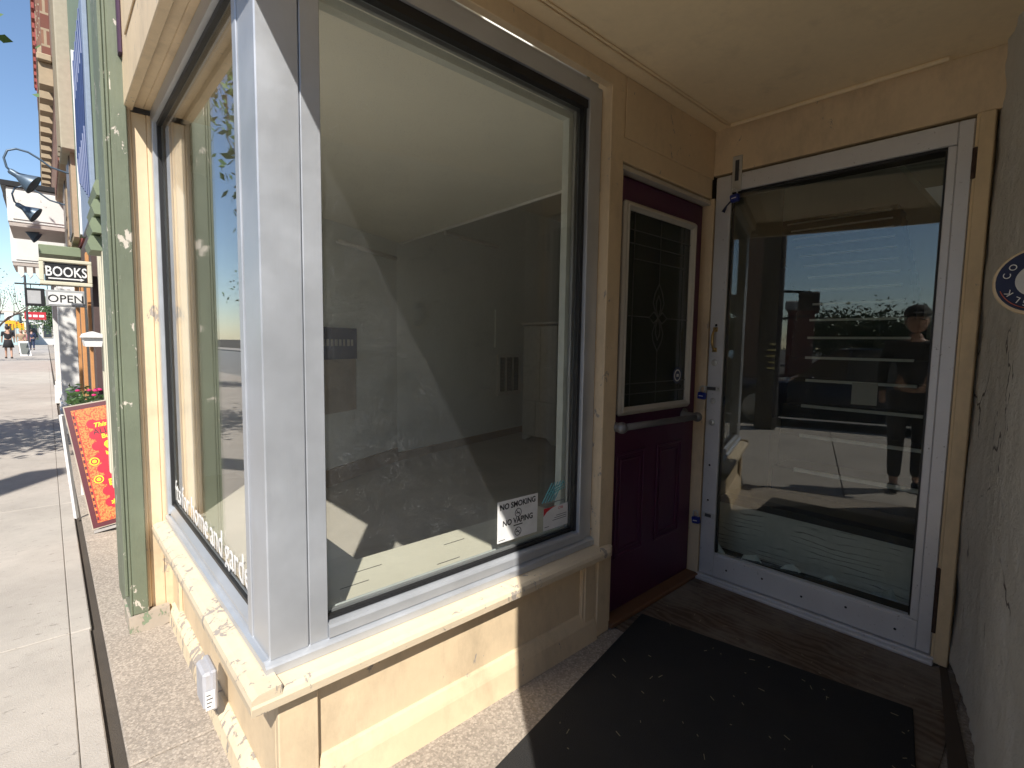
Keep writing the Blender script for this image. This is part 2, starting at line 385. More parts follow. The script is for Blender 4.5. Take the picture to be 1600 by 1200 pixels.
# facade bulkhead trims
B('panel_frame', M['cream'], bulk, .372, .3845, 2.50, YL, -.06, .345, bev=.002)
MB().prism([(.345, -.075), (.3845, -.075), (.3845, .02), (.374, .018), (.362, .004), (.352, -.01)], 'y', 1.35, YL).obj('peeling_base_board', M['cream_kick'], bulk)
# wood sill
sill = MB().prism([(1.185, .342), (1.2485, .342), (1.2485, .384), (1.20, .379), (1.188, .372), (1.183, .362)], 'x', .3052, 1.645).obj('wood_sill', M['cream_sill'], shop)
MB().prism([(.305, .342), (.372, .342), (.372, .394), (.320, .389), (.306, .381), (.302, .368)], 'y', 1.186, YL).obj('wood_sill', M['cream_sill'], shop)
MB().cyl((1.645, 1.2168, .3425), (1.645, 1.2168, .3788), .031, n=16).obj('sill_end', M['cream_sill'], sill)

win = B('display_window', M['alu'], shop, XF+.001, .462, YB+.006, 1.384, .415, 2.22, bev=.003)   # corner post = the part's own mesh
# return side frame pieces
B('post_cover', M['alu'], win, .4645, .513, YB+.008, 1.33, .415, ZH, bev=.002)
B('post_cover', M['alu'], win, XF-.002, .46, 1.386, 1.42, .415, 2.12, bev=.002)
MB().prism([(1.242, .385), (1.262, .385), (1.262, .418), (1.2465, .410), (1.242, .406)], 'x', .3535, 1.626).obj('sill_flange', M['alu'], win)
MB().prism([(1.252, .4185), (1.34, .4185), (1.34, .458), (1.284, .458), (1.256, .452), (1.252, .445)], 'x', .5135, 1.522).obj('bottom_rail', M['alu'], win)
MB().box(1.523, 1.560, 1.252, 1.34, .4185, ZH-.06, bev=.002).obj('side_jamb', M['alu'], win)
MB().box(1.5605, 1.604, 1.260, 1.34, .4185, ZH, bev=.002).obj('side_jamb', M['alu'], win)
MB().prism([(1.252, ZH-.062), (1.34, ZH-.062), (1.34, ZH), (1.246, ZH), (1.246, ZH-.01)], 'x', .5135, 1.56).obj('head_rail', M['alu'], win)
# gaskets of the return pane
gz0, gz1, gx0, gx1 = .458, ZH-.062, .514, 1.523
B('gasket', M['rubber'], win, gx0, gx1, 1.262, 1.288, gz1-.030, gz1-.0005)
B('gasket', M['rubber'], win, gx1-.016, gx1-.0005, 1.268, 1.288, gz0, gz1-.0305)
B('gasket', M['rubber'], win, gx0+.0005, gx1-.017, 1.272, 1.288, gz0+.0005, gz0+.010)
# facade side frame pieces (glass lies deeper)
MB().prism([(.353, .396), (.365, .396), (.395, .396), (.395, .428), (.362, .420), (.353, .414)], 'y', 1.2625, YL-.005).obj('sill_flange', M['alu'], win)
MB().prism([(.366, .4285), (.395, .4285), (.395, .474), (.384, .468), (.372, .450), (.366, .440)], 'y', 1.421, YL-.045).obj('bottom_rail', M['alu'], win)
B('side_jamb', M['alu'], win, .3575, .395, YL-.045, YL-.004, .429, 2.135, bev=.002)
MB().prism([(.3575, 2.08), (.395, 2.08), (.395, 2.134), (.3575, 2.134)], 'y', 1.421, YL-.0455).obj('head_rail', M['alu'], win)
B('gasket', M['rubber'], win, .372, .3855, YL-.062, YL-.0455, .470, 2.08)
B('gasket', M['rubber'], win, .372, .3855, 1.42, YL-.0625, 2.062, 2.0795)
B('gasket', M['rubber'], win, .376, .3855, 1.42, YL-.0625, .469, .480)
# panes
B('glass_pane', M['glass'], win, gx0, gx1-.004, 1.2885, 1.2945, gz0, gz1-.002)
B('glass_pane', M['glass_in'], win, gx0, gx1-.004, 1.3085, 1.3135, gz0, gz1-.002)
B('glass_pane', M['glass_in'], win, .3862, .3912, 1.424, YL-.048, .470, 2.078)
for a in ((gx0, gx1-.004, gz1-.040, gz1-.028), (gx0, gx1-.004, gz0, gz0+.012)): B('spacer', M['spacer'], win, a[0], a[1], 1.2950, 1.3080, a[2], a[3])
B('spacer', M['spacer'], win, gx1-.028, gx1-.016, 1.2950, 1.3080, gz0+.0125, gz1-.0405)
# inner casing
B('inner_frame', M['innerframe'], win, gx1-.045, gx1-.018, 1.3141, 1.345, gz0-.02, gz1)
B('inner_frame', M['innerframe'], win, gx0, gx1-.0455, 1.3141, 1.345, gz1-.065, gz1-.04)
B('inner_frame', M['innerframe'], win, gx0, gx1-.0455, 1.3141, 1.330, gz0-.02, gz0+.004)
B('inner_frame', M['innerframe'], win, .4301, .455, YL-.085, YL-.05, .45, 2.08)

# --- soffit over the facade window, fascia, pilaster on the left
B('fascia', M['cream'], shop, .268, .300, -.06, YL+.0, 2.118, 3.6, bev=.003)
MB().box(.3005, .336, 1.20, YL, 2.136, 2.22, bev=.002).obj('soffit_board', M['cream'], shop)
MB().box(.3365, .60, 1.2465, YL, 2.1365, 2.30, bev=.002).obj('soffit_board', M['cream'], shop)
B('upper_panel', M['cream'], shop, .262, .2675, 1.2, 2.45, 2.32, 3.5, bev=.002)
MB().box(.255, .2675, 2.56, 2.62, 2.30, 3.5, bev=.003).obj('dark_sign_edge', flat('aubergine_sign', (.05, .02, .05), .5), shop)
# pilaster: south faced
B('pilaster', M['cream'], shop, .345, .47, YL, YL+.18, -.09, 2.117, bev=.003)
B('pilaster', M['cream'], shop, .291, .3445, YL+.004, YL+.18, -.09, 2.117, bev=.003)
B('pilaster', M['cream'], shop, .222, .2905, YL-.012, YL+.18, .02, 4.2, bev=.004)
B('facade_wall', M['cream'], shop, .30, .47, YL+.1805, 3.0, 2.118, 4.2)
B('upper_wall', M['cream'], shop, .3005, 2.9, YL+.0, 3.0, 2.9, 4.2)
# --- recess: ceiling, walls
ceil = B('recess_ceiling', M['cream_ceiling'], shop, .3005, 2.62, -.3, 1.26, 2.232, 2.30)
def mould(x0, x1, y0, y1): return MB().box(x0, x1, y0, y1, 2.222, 2.2315, bev=.003)
mould(.31, 2.398, 1.128, 1.136).obj('ceiling_moulding', M['cream_ceiling'], ceil)
mould(.31, 2.386, 1.144, 1.150).obj('ceiling_moulding', M['cream_ceiling'], ceil)
MB().box(2.388, 2.404, .345, 1.127, 2.216, 2.2315, bev=.004).obj('ceiling_moulding', M['cream_ceiling'], ceil)
B('header_board', M['cream'], shop, .3005, 1.612, 1.215, 1.245, 2.168, 2.2315, bev=.002)
B('pilaster', M['cream'], shop, 1.606, 1.690, 1.216, 1.34, 0.0, 2.2315, bev=.003)
B('sill_block', M['cream'], bulk, 1.6005, 1.6055, 1.222, 1.245, 0, .385)
B('door_header', M['cream'], shop, 1.6905, 2.434, 1.222, 1.34, 1.915, 2.2315, bev=.002)
B('header_panel', M['cream'], shop, 1.700, 2.434, 1.2165, 1.2217, 2.005, 2.2312, bev=.0015)
B('door_jamb', M['cream'], shop, 2.432, 2.50, 1.208, 1.34, 0, 1.915, bev=.002)
B('end_wall', M['cream'], shop, 2.434, 2.52, .135, 1.2215, 2.022, 2.2315, bev=.002)
B('door_jamb', M['cream_door'], shop, 2.424, 2.52, .215, .258, .012, 2.0215, bev=.003)
B('door_jamb', M['cream_door'], shop, 2.4345, 2.52, .2585, .266, .03, 2.0215)
B('threshold_board', flat('orange_brown_wood', (.16, .075, .035), .7), shop, 1.6905, 2.43, 1.20, 1.30, .0085, .030, bev=.004)
# --- maroon door
md = B('maroon_door', M['maroon'], shop, 1.706, 2.425, 1.262, 1.300, .032, 1.885, bev=.003)
# raised mouldings of the two lower panels
def ring(x0, x1, z0, z1, w, y0, y1, mat, par, name):
    mb = MB()
    for a in ((x0, x1, z0, z0+w), (x0, x1, z1-w, z1)): mb.box(a[0], a[1], y0, y1, a[2], a[3], bev=min(w, y1-y0)*.35)
    for a in ((x0, x0+w), (x1-w, x1)): mb.box(a[0], a[1], y0+.0003, y1, z0+w*.6, z1-w*.6, bev=min(w, y1-y0)*.35)
    return mb.obj(name, mat, par)
for xa, xb in ((1.768, 1.985), (2.085, 2.310)):
    ring(xa, xb, .270, .735, .014, 1.2555, 1.263, M['maroon'], md, 'panel_moulding')
    ring(xa+.03, xb-.03, .30, .705, .010, 1.257, 1.263, M['maroon'], md, 'panel_moulding')
ring(1.748, 2.335, .898, 1.785, .034, 1.238, 1.263, M['white_trim'], md, 'glass_frame')
ring(1.760, 2.323, .910, 1.773, .012, 1.231, 1.239, M['white_trim'], md, 'glass_frame')
B('leaded_glass', M['glass_dark'], md, 1.781, 2.302, 1.2545, 1.2605, .931, 1.752)
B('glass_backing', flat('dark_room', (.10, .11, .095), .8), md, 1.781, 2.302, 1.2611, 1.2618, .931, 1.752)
# came lines
gx = (1.781, 2.302); gz = (.931, 1.752); cx = 2.04; yy = 1.2525
cm = MB()
def came(p, q, r=.0022): cm.tube([(p[0], yy, p[1]), (q[0], yy, q[1])], r, 6)
for d in (.055, ):
    came((gx[0]+d, gz[0]), (gx[0]+d, gz[1])); came((gx[1]-d, gz[0]), (gx[1]-d, gz[1])); came((gx[0], gz[0]+d), (gx[1], gz[0]+d)); came((gx[0], gz[1]-d-.02), (gx[1], gz[1]-d-.02))
came((gx[0]+.055, gz[1]-.13), (gx[1]-.055, gz[1]-.13)); came((gx[0], gz[0]+.10), (gx[1], gz[0]+.10)); came((gx[0], gz[1]-.13-.0), (gx[0]+.05, gz[1]-.13))
came((gx[0], 1.32), (cx-.07, 1.32)); came((cx+.07, 1.32), (gx[1], 1.32)); came((gx[0]+.055, 1.56), (gx[1]-.055, 1.56))
came((cx, gz[0]), (cx, 1.17)); came((cx, 1.47), (cx, gz[1]))
def curve(pts, r=.0026): cm.tube([(p[0], yy, p[1]) for p in pts], r, 6)
for sgn in (1, -1):
    curve([(cx, 1.17), (cx+sgn*.035, 1.215), (cx+sgn*.045, 1.25), (cx+sgn*.02, 1.30), (cx, 1.32)])
    curve([(cx, 1.32), (cx+sgn*.02, 1.34), (cx+sgn*.045, 1.385), (cx+sgn*.03, 1.43), (cx, 1.47)])
    curve([(cx, 1.32), (cx+sgn*.035, 1.345), (cx+sgn*.075, 1.32), (cx+sgn*.035, 1.295), (cx, 1.32)])
    curve([(cx, 1.22), (cx+sgn*.018, 1.25), (cx+sgn*.018, 1.28), (cx, 1.32)]); curve([(cx, 1.42), (cx+sgn*.018, 1.39), (cx+sgn*.018, 1.36), (cx, 1.32)])
cm.obj('lead_pattern', M['lead'], md, True)
MB().prism([(1.222, 1.886), (1.262, 1.886), (1.262, 1.914), (1.238, 1.914), (1.228, 1.906)], 'x', 1.6905, 2.4315).obj('door_trim', M['white_trim'], shop)
B('door_trim', M['cream'], shop, 1.6905, 1.7045, 1.224, 1.30, .031, 1.885, bev=.002)
# round sticker on the glass
stk = MB().cyl((2.222, 1.2495, 1.055), (2.222, 1.2485, 1.055), .040, n=28).obj('round_sticker', flat('sticker_blue', (.03, .05, .12), .4)); tag(stk, 'round dark blue sticker with white ring on the maroon door glass', 'sticker')
MB().cyl((2.222, 1.2484, 1.055), (2.222, 1.2478, 1.055), .029, n=28).obj('ring', M['white'], stk)
MB().cyl((2.222, 1.2477, 1.055), (2.222, 1.2472, 1.055), .022, n=28).obj('disc', flat('sticker_blue2', (.03, .05, .12), .4), stk)
MB().box(2.212, 2.232, 1.2466, 1.2471, 1.048, 1.062).obj('mark', M['white'], stk)
# pull bar made of pipe
bar = MB().tube([(1.695, 1.192, .862), (2.325, 1.192, .852)], .0145, 14).obj('pull_bar', M['iron'], md, True)
for xx, zz in ((1.700, .862), (2.322, .852)):
    MB().lathe([(0, .036), (.006, .036), (.008, .020), (.06, .019), (.075, .021), (.085, .015)], (xx, 1.2615, zz), (0, -1, 0), 20).obj('pipe_flange', M['iron'], bar, True)
    MB().ball((xx, 1.190, zz), .024).obj('pipe_elbow', M['iron'], bar, True)
# --- aluminium glass door
XD = 2.434
gd = MB().box(XD, XD+.045, 1.128, 1.202, .036, 2.010, bev=.003).obj('glass_door', M['alu_door'], shop)
B('stile', M['alu_door'], gd, XD, XD+.045, .268, .312, .036, 2.010, bev=.003)
B('stile', M['alu_door'], gd, XD+.004, XD+.045, .3125, .338, .150, 1.930, bev=.002)
B('rail', M['alu_door'], gd, XD+.001, XD+.045, .3125, 1.1275, .036, .148, bev=.003)
B('rail', M['alu_door'], gd, XD+.001, XD+.045, .3125, 1.1275, 1.932, 2.010, bev=.003)
B('glazing_bead', M['alu_door'], gd, XD+.006, XD+.03, .3385, 1.1275, .1485, .158)
B('glazing_bead', M['rubber'], gd, XD+.012, XD+.03, .3385, 1.1275, 1.921, 1.9315)
B('glazing_bead', M['rubber'], gd, XD+.012, XD+.03, 1.1195, 1.1275, .1585, 1.9205)
B('glazing_bead', M['rubber'], gd, XD+.012, XD+.03, .3385, .345, .1585, 1.9205)
TE = math.tan(R(8.5))
gx_ = lambda y: XD+.008+(1.127-y)*TE
MB().prism([(gx_(1.127), 1.127), (gx_(1.127)+.006, 1.127), (gx_(.339)+.006, .339), (gx_(.339), .339)], 'z', .1586, 1.9204).obj('glass_pane', M['glass_door'], gd)
lin = flat('dark_lining', (.045, .04, .028), .7)
B('lining', lin, gd, XD+.046, XD+.135, .300, .338, .10, 1.97)
B('lining', lin, gd, XD+.046, XD+.13, .3385, 1.16, 1.9325, 1.96)
B('lining', lin, gd, XD+.046, XD+.10, .3385, 1.16, .120, .1575)
B('door_sill', M['alu_door'], shop, XD-.035, XD+.06, .255, 1.21, .0085, .022, bev=.003)
B('door_sill', M['alu_door'], shop, XD-.012, XD+.06, .255, 1.21, .0225, .032, bev=.002)
B('shadow_gap', M['black'], shop, XD+.05, XD+.085, .266, .299, .0325, 2.0205)
B('shadow_gap', M['black'], shop, XD+.05, XD+.085, 1.165, 1.206, .0325, 2.0205)
B('shadow_gap', M['black'], shop, XD+.05, XD+.085, .2995, 1.1645, 1.965, 2.0205)
for a, b_ in ((1.80, 1.905), (.13, .38)):
    MB().cyl((XD-.006, .262, a), (XD-.006, .262, b_), .0075, n=10).obj('hinge', M['rust'], gd)
lk = MB().lathe([(0, .016), (.004, .016), (.005, .012), (.007, .010)], (XD, 1.168, .818), (-1, 0, 0), 20).obj('lock_cylinder', M['steel'], gd, True)
MB().box(XD-.008, XD-.0068, 1.166, 1.170, .812, .824).obj('keyway', M['black'], lk)
for zz, rr in ((1.115, .010), (.925, .009), (1.30, .004), (.60, .0035), (.42, .003)):
    MB().lathe([(0, rr*1.6), (.002, rr*1.4), (.003, rr)], (XD, 1.170, zz), (-1, 0, 0), 12).obj('old_screw_hole', M['steel'] if rr > .005 else M['black'], gd, True)
for k in range(5):
    MB().lathe([(0, .005), (.0015, .004)], (XD+.001, .38+.17*k, .088+.02*(k % 2)), (-1, 0, 0), 10).obj('old_screw_hole', M['black'], gd)
# brass pull handle
hd = MB().box(XD-.004, XD, 1.160, 1.184, 1.168, 1.190, bev=.001).obj('pull_handle', M['brass'], gd)
B('plate', M['brass'], hd, XD-.004, XD, 1.160, 1.184, 1.268, 1.290, bev=.001)
MB().tube([(XD-.003, 1.172, 1.178), (XD-.022, 1.172, 1.190), (XD-.030, 1.172, 1.215), (XD-.031, 1.172, 1.245), (XD-.022, 1.172, 1.268), (XD-.003, 1.172, 1.280)], [.006, .005, .007, .007, .005, .006], 10).obj('grip', M['brass'], hd, True)
# --- hasps (parts of the door) and padlocks (things)
def hasp(y0, y1, z0, z1): 
    mb = MB().box(XD-.0045, XD-.001, y0, y1, z0, z1, bev=.001)
    o = mb.obj('hasp', M['steel'], gd)
    vert = (z1-z0) > (y1-y0)
    if vert: B('slot', M['darkgrey'], o, XD-.0055, XD-.0048, (y0+y1)/2-.009, (y0+y1)/2+.009, z0+.05, z1-.02)
    else: B('slot', M['darkgrey'], o, XD-.0055, XD-.0048, y0+.02, y1-.015, (z0+z1)/2-.008, (z0+z1)/2+.008)
    return o
hasp(1.080, 1.125, 1.925, 2.090)
hasp(1.135, 1.215, .975, .998); hasp(1.128, 1.195, .330, .355)
def padlock(y, z, label, tilt=0.0, cap=False):
    t = thing('padlock', label, 'padlock', (XD-.022, y, z), 'blue padlocks on the glass door')
    MB().box(XD-.034, XD-.010, y-.020, y+.020, z-.026, z+.008, bev=.004, ).obj('body', M['blue'], t)
    mb = MB(); pts = [(XD-.022, y-.013, z+.008)] + [(XD-.022, y-.013*math.cos(a), z+.026+.013*math.sin(a)) for a in [math.pi*k/8 for k in range(9)]] + [(XD-.022, y+.013, z+.008)]
    mb.tube(pts, .0035, 8).obj('shackle', M['steel'], t, True)
    B('print_line', M['white'], t, XD-.0346, XD-.0341, y-.011, y+.011, z-.012, z-.008)
    if cap: MB().tube([(XD-.03, y+.016, z-.02), (XD-.034, y+.035, z-.035), (XD-.034, y+.055, z-.06)], [.004, .004, .009], 8).obj('key_cap', M['blue_rub'], t, True)
    t.rotation_euler = (tilt, 0, 0)
    return t
padlock(1.100, 1.900, 'blue padlock with dark tail on the top hasp of the glass door', R(-8), True)
padlock(1.215, .958, 'blue padlock at mid height beside the end of the pull bar', R(4))
padlock(1.218, .318, 'lowest blue padlock near the bottom of the glass door', R(-6))

# ------------------------------------------------------------------ interior of the shop
si = B('shop_floor', M['ifloor'], None, .45, 9.0, 1.36, 5.6, -.12, .001); struct(si, 'dull grey brown floor inside the shop')
def wallseg(name, a, b_, z0, z1, th, mat, parent=None):
    a = Vector((*a, 0)); b_ = Vector((*b_, 0)); n = Vector((-(b_-a).y, (b_-a).x, 0)).normalized()*th
    P = [a, b_, b_+n, a+n]
    return MB().hexa([(p.x, p.y, z0) for p in P]+[(p.x, p.y, z1) for p in P]).obj(name, mat, parent)
nw = wallseg('shop_wall', (.44, 3.35), (1.64, 4.00), 0.0, 2.95, .1, M['iwall']); struct(nw, 'pale grey plaster walls inside the shop')
wallseg('wall_panel', (1.64, 4.0), (2.54, 4.45), 0, 2.95, .1, M['iwall'], nw)
wallseg('wall_panel', (2.54, 4.45), (4.70, 4.90), 0, 2.95, .1, M['iwall'], nw)
wallseg('wall_panel', (4.70, 4.90), (9.0, 5.35), 0, 2.95, .1, M['iwall'], nw)
wallseg('wall_panel', (9.0, 5.6), (9.0, 1.2), 0, 3.4, .1, M['iwall'], nw)
B('wall_panel', M['iwall'], nw, .47, .50, 2.66, 3.6, 0, 2.95)
B('wall_panel', M['iwall'], nw, 1.605, 1.70, 1.341, 1.37, 0, 2.95)
B('wall_panel', M['iwall'], nw, 1.70, 3.4, 1.341, 1.37, 0, 2.95)
B('wall_panel', M['iwall'], nw, .60, 1.70, 1.341, 1.37, 2.166, 2.95)
for a, b_ in (((.46, 3.34), (1.64, 3.98)), ((1.64, 3.98), (2.54, 4.43)), ((2.54, 4.43), (4.70, 4.88)), ((4.70, 4.88), (8.9, 5.3))):
    wallseg('base_board', a, b_, .001, .085 if a[0] > 2 else .14, .018, M['tanbase'], nw)
ic = MB().prism([(.455, 1.346), (2.38, 1.346), (2.40, 2.11), (2.575, 4.55), (2.54, 4.449), (1.64, 3.999), (.455, 3.40)], 'z', 2.150, 2.20).obj('shop_ceiling', M['iceil']); struct(ic, 'flat off white ceiling over the display window')
B('edge_trim', M['white'], ic, 2.383, 2.398, 1.371, 2.11, 2.138, 2.20)
MB().hexa([(2.400, 2.11, 2.135), (2.575, 4.44, 2.135), (2.590, 4.44, 2.135), (2.416, 2.11, 2.135), (2.400, 2.11, 2.21), (2.575, 4.44, 2.21), (2.590, 4.44, 2.21), (2.416, 2.11, 2.21)]).obj('edge_trim', M['white'], ic)
B('upper_ceiling', M['iceil'], ic, .5, 9.1, 1.20, 5.7, 2.92, 3.0)
# platform
pf = MB().box(.47, .80, 1.36, 3.3, .002, .40).obj('window_platform', M['plat'], shop)
B('platform_board', M['plat'], pf, .8005, 1.75, 1.371, 1.70, .002, .3995)
for (a, c) in ((.66, 1.52), (1.0, 1.47), (.75, 1.60), (1.12, 1.60)):
    B('joint', M['darkgrey'], pf, a, a+.10, c, c+.003, .4003, .4010)
# wall things
def onwall(s, z): # along main wall
    a = Vector((2.54, 4.45)); b_ = Vector((4.70, 4.90)); p = a+(b_-a)*s; return (p.x, p.y, z)
WD = Vector((4.70-2.54, .45, 0)).normalized(); WN = Vector((WD.y, -WD.x, 0))
def wbox(s0, s1, z0, z1, d0, d1):
    mb = MB(); a = Vector(onwall(s0, 0)); b_ = Vector(onwall(s1, 0))
    P = [a+WN*d1, b_+WN*d1, b_+WN*d0, a+WN*d0]
    return mb.hexa([(p.x, p.y, z0) for p in P]+[(p.x, p.y, z1) for p in P])
vt = thing('wall_vent', 'white framed wall vent with three tall louvred panels', 'vent', onwall(.85, .5))
wbox(.735, .750, .53, 1.05, 0, .03).obj('frame', M['white'], vt); wbox(.945, .958, .53, 1.05, 0, .03).obj('frame', M['white'], vt)
wbox(.7501, .9449, .53, .575, 0, .03).obj('frame', M['white'], vt); wbox(.7501, .9449, 1.01, 1.05, 0, .03).obj('frame', M['white'], vt)
for s in (.812, .880): wbox(s-.004, s+.004, .576, 1.009, 0, .028).obj('mullion', M['white'], vt)
wbox(.7501, .9449, .576, 1.009, .001, .006).obj('backing', M['darkgrey'], vt)
sl_ = wbox(.752, .943, .58, .584, .007, .02)
for k in range(1, 24):
    q = wbox(.752, .943, .58+k*.018, .585+k*.018, .007, .022)
    me = bpy.data.meshes.new('t'); q.bm.to_mesh(me); sl_.bm.from_mesh(me); q.bm.free()
o = sl_.obj('louvres', flat('grey_louvre', (.3, .3, .3), .6), vt)
pn = wbox(.712, .985, 1.14, 1.60, 0, .018).obj('wall_panel_cover', M['iwall']); tag(pn, 'flat rectangular cover panel on the wall above the vent', 'panel')
tb = MB(); a = Vector(onwall(.284, 2.355))+WN*.05; c_ = Vector(onwall(.70, 2.340))+WN*.05
tb.box(-.5, .5, -.02, .02, -.02, .02, bev=.005); 
for v in tb.bm.verts: v.co = (a+c_)/2 + WD*(v.co.x*(c_-a).length) + WN*v.co.y + Vector((0, 0, v.co.z))
tb = tb.obj('tube_light', M['white']); tag(tb, 'long unlit white tube light high on the shop wall', 'light')
WD2 = Vector((.9, .45, 0)).normalized(); WN2 = Vector((WD2.y, -WD2.x, 0)); W0 = Vector((1.64, 4.0, 0))
def w2(s0, s1, z0, z1, d0, d1, name, mat, par):
    P = [W0+WD2*s0+WN2*d1, W0+WD2*s1+WN2*d1, W0+WD2*s1+WN2*d0, W0+WD2*s0+WN2*d0]
    return MB().hexa([(p.x, p.y, z0) for p in P]+[(p.x, p.y, z1) for p in P]).obj(name, mat, par)
bn = thing('wall_banner', 'faded navy banner over a beige board on the left shop wall', 'banner', (1.9, 4.1, 1))
w2(-.10, .36, .60, 1.04, .002, .014, 'beige_board', flat('beige_board', (.42, .36, .30), .8), bn)
w2(-.10, .37, 1.041, 1.30, .002, .02, 'navy_band', flat('navy_banner', (.05, .07, .16), .7), bn)
q_ = W0+WD2*(-.06)+WN2*.021
fl2 = flat('faded_letter2', (.5, .5, .48), .7)
for k in range(8): w2(-.06+.05*k, -.03+.05*k-.004*(k % 3), 1.15, 1.205, .021, .023, 'faded_mark', fl2, bn)
# second tube light on the far left part
tb2 = MB().tube([(1.75, 4.0, 1.99), (2.48, 4.36, 1.98)], .02, 8).obj('tube_light', M['white'], None, True); tag(tb2, 'unlit tube light low on the darker left wall of the shop', 'light')
cb = thing('cabinet', 'tall off white cabinet with long doors in the corner', 'cabinet', (4.5, 4.2, 0))
MB().box(4.345, 4.80, 3.955, 4.52, .06, 1.405, bev=.004).obj('carcass', M['offwhite'], cb)
MB().box(4.331, 4.3445, 3.958, 4.225, .50, 1.40, bev=.003).obj('door', M['offwhite'], cb)
MB().box(4.331, 4.3445, 4.230, 4.517, .50, 1.40, bev=.003).obj('door', M['offwhite'], cb)
MB().box(4.331, 4.3445, 3.958, 4.290, .07, .494, bev=.003).obj('door', M['offwhite'], cb)
MB().box(4.331, 4.3445, 4.296, 4.517, .07, .494, bev=.003).obj('door', M['offwhite'], cb)
MB().box(4.318, 4.3305, 4.02, 4.15, .905, .918, bev=.002).obj('handle', M['white'], cb)
MB().box(4.30, 4.85, 3.93, 4.54, 1.42, 1.445, bev=.004).obj('top_board', M['offwhite'], cb)
for k in range(2): MB().prism([(3.96, 0.001), (4.02, .001), (4.10, .06), (3.96, .06)] if k == 0 else [(4.52, .001), (4.46, .001), (4.38, .06), (4.52, .06)], 'x', 4.335, 4.38).obj('foot', M['offwhite'], cb)
for k in range(4): B('shelf', M['darkgrey'], cb, 4.36, 4.78, 3.945, 3.9549, .2+.3*k, .22+.3*k)

# ------------------------------------------------------------------ stairwell behind the glass door
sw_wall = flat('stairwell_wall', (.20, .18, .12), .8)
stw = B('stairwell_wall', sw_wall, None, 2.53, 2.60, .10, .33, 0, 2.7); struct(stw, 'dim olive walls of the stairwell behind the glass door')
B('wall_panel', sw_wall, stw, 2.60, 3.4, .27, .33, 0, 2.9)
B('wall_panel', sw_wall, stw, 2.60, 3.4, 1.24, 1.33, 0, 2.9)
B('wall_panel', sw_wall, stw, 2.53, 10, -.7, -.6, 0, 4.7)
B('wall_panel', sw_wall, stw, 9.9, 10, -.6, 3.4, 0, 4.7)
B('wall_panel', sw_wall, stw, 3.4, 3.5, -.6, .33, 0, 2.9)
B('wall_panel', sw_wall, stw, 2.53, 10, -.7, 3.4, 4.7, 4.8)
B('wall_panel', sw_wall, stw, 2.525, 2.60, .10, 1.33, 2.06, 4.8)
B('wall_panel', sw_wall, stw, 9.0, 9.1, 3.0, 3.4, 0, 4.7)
ln = B('landing', flat('landing_floor', (.6, .6, .58), .85), None, 2.48, 2.78, .335, 1.235, -.1, .02); struct(ln, 'grey floor just behind the glass door')
def _riser(t):
    v = coords(t, (1, .5, 1.6)); w = N(t, 'ShaderNodeTexWave', wave_type='BANDS', bands_direction='Z'); w.inputs['Scale'].default_value = 7
    w.inputs['Distortion'].default_value = 9; w.inputs['Detail'].default_value = 3; w.inputs['Detail Scale'].default_value = .9
    t.links.new(v, w.inputs['Vector']); n = noise(t, coords(t), 7, 5)
    k = mixc(t, 1.0, ramp(t, w.outputs['Fac'], [(.02, 1), (.12, 0)]), ramp(t, n, [(.45, 0), (.6, .8)]), 'MULTIPLY')
    return mixc(t, k, ramp(t, n, [(.3, (.62, .62, .59)), (.7, (.84, .84, .81))]), (.16, .15, .14))
lay = rgbtex('worn_white_riser', _riser, .8)
st = thing('staircase', 'dark staircase with pale nosings climbing behind the glass door', 'staircase', (3.1, .8, 0))
B('riser', lay, st, 2.72, 2.745, .335, 1.238, .0205, .340)
B('riser', M['black'], st, 2.712, 2.80, .335, 1.238, .3405, .375)
B('step', flat('landing_board', (.20, .17, .13), .9), st, 2.8005, 3.08, .335, 1.238, .30, .372)
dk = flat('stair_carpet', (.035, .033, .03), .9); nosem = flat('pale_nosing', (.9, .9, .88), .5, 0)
YR = [.411, .47, .52, .60, .67, .74, .82, .89, .97, 1.04, 1.11, 1.18, 1.26, 1.33, 1.40, 1.47, 1.55, 1.62]
YLf = [.99, 1.06, 1.15, 1.22, 1.32, 1.40, 1.48, 1.55, 1.66, 1.78, 1.92, 2.05, 2.2, 2.33, 2.45, 2.6, 2.75, 2.9]
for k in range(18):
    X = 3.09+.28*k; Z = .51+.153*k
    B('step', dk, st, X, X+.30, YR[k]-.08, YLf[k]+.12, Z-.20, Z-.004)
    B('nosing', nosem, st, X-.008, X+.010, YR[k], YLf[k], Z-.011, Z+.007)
# crumpled plastic at the foot of the door
pl = MB(); nx, ny = 10, 26; vs = []
for i in range(nx):
    row = []
    for j in range(ny):
        y = .36+.76*j/(ny-1); h = .022+.11*abs(math.sin(j*.55+i*.5))*(1-i/nx)+random.uniform(0, .05)*(1-i/nx)
        row.append(pl.bm.verts.new((gx_(y)+.02+.014*i, y, h+.03*(i == 0))))
    vs.append(row)
for i in range(nx-1):
    for j in range(ny-1): pl.bm.faces.new([vs[i][j], vs[i+1][j], vs[i+1][j+1], vs[i][j+1]])
pl = pl.obj('plastic_sheet', flat('dusty_plastic', (.72, .78, .78), .35)); tag(pl, 'crumpled pale plastic sheet lying behind the glass door', 'plastic sheet')
sm_ = pl.modifiers.new('s', 'SOLIDIFY'); sm_.thickness = .002
# paper note inside the door
nb = MB().box(XD+.028, XD+.0295, .512, .602, .958, 1.052).rot((XD+.0285, 1.127, 1), 'Z', R(8.5)).obj('paper_note', flat('grey_paper', (.30, .29, .27), .8)); tag(nb, 'blank greyish paper taped inside the glass door', 'notice')

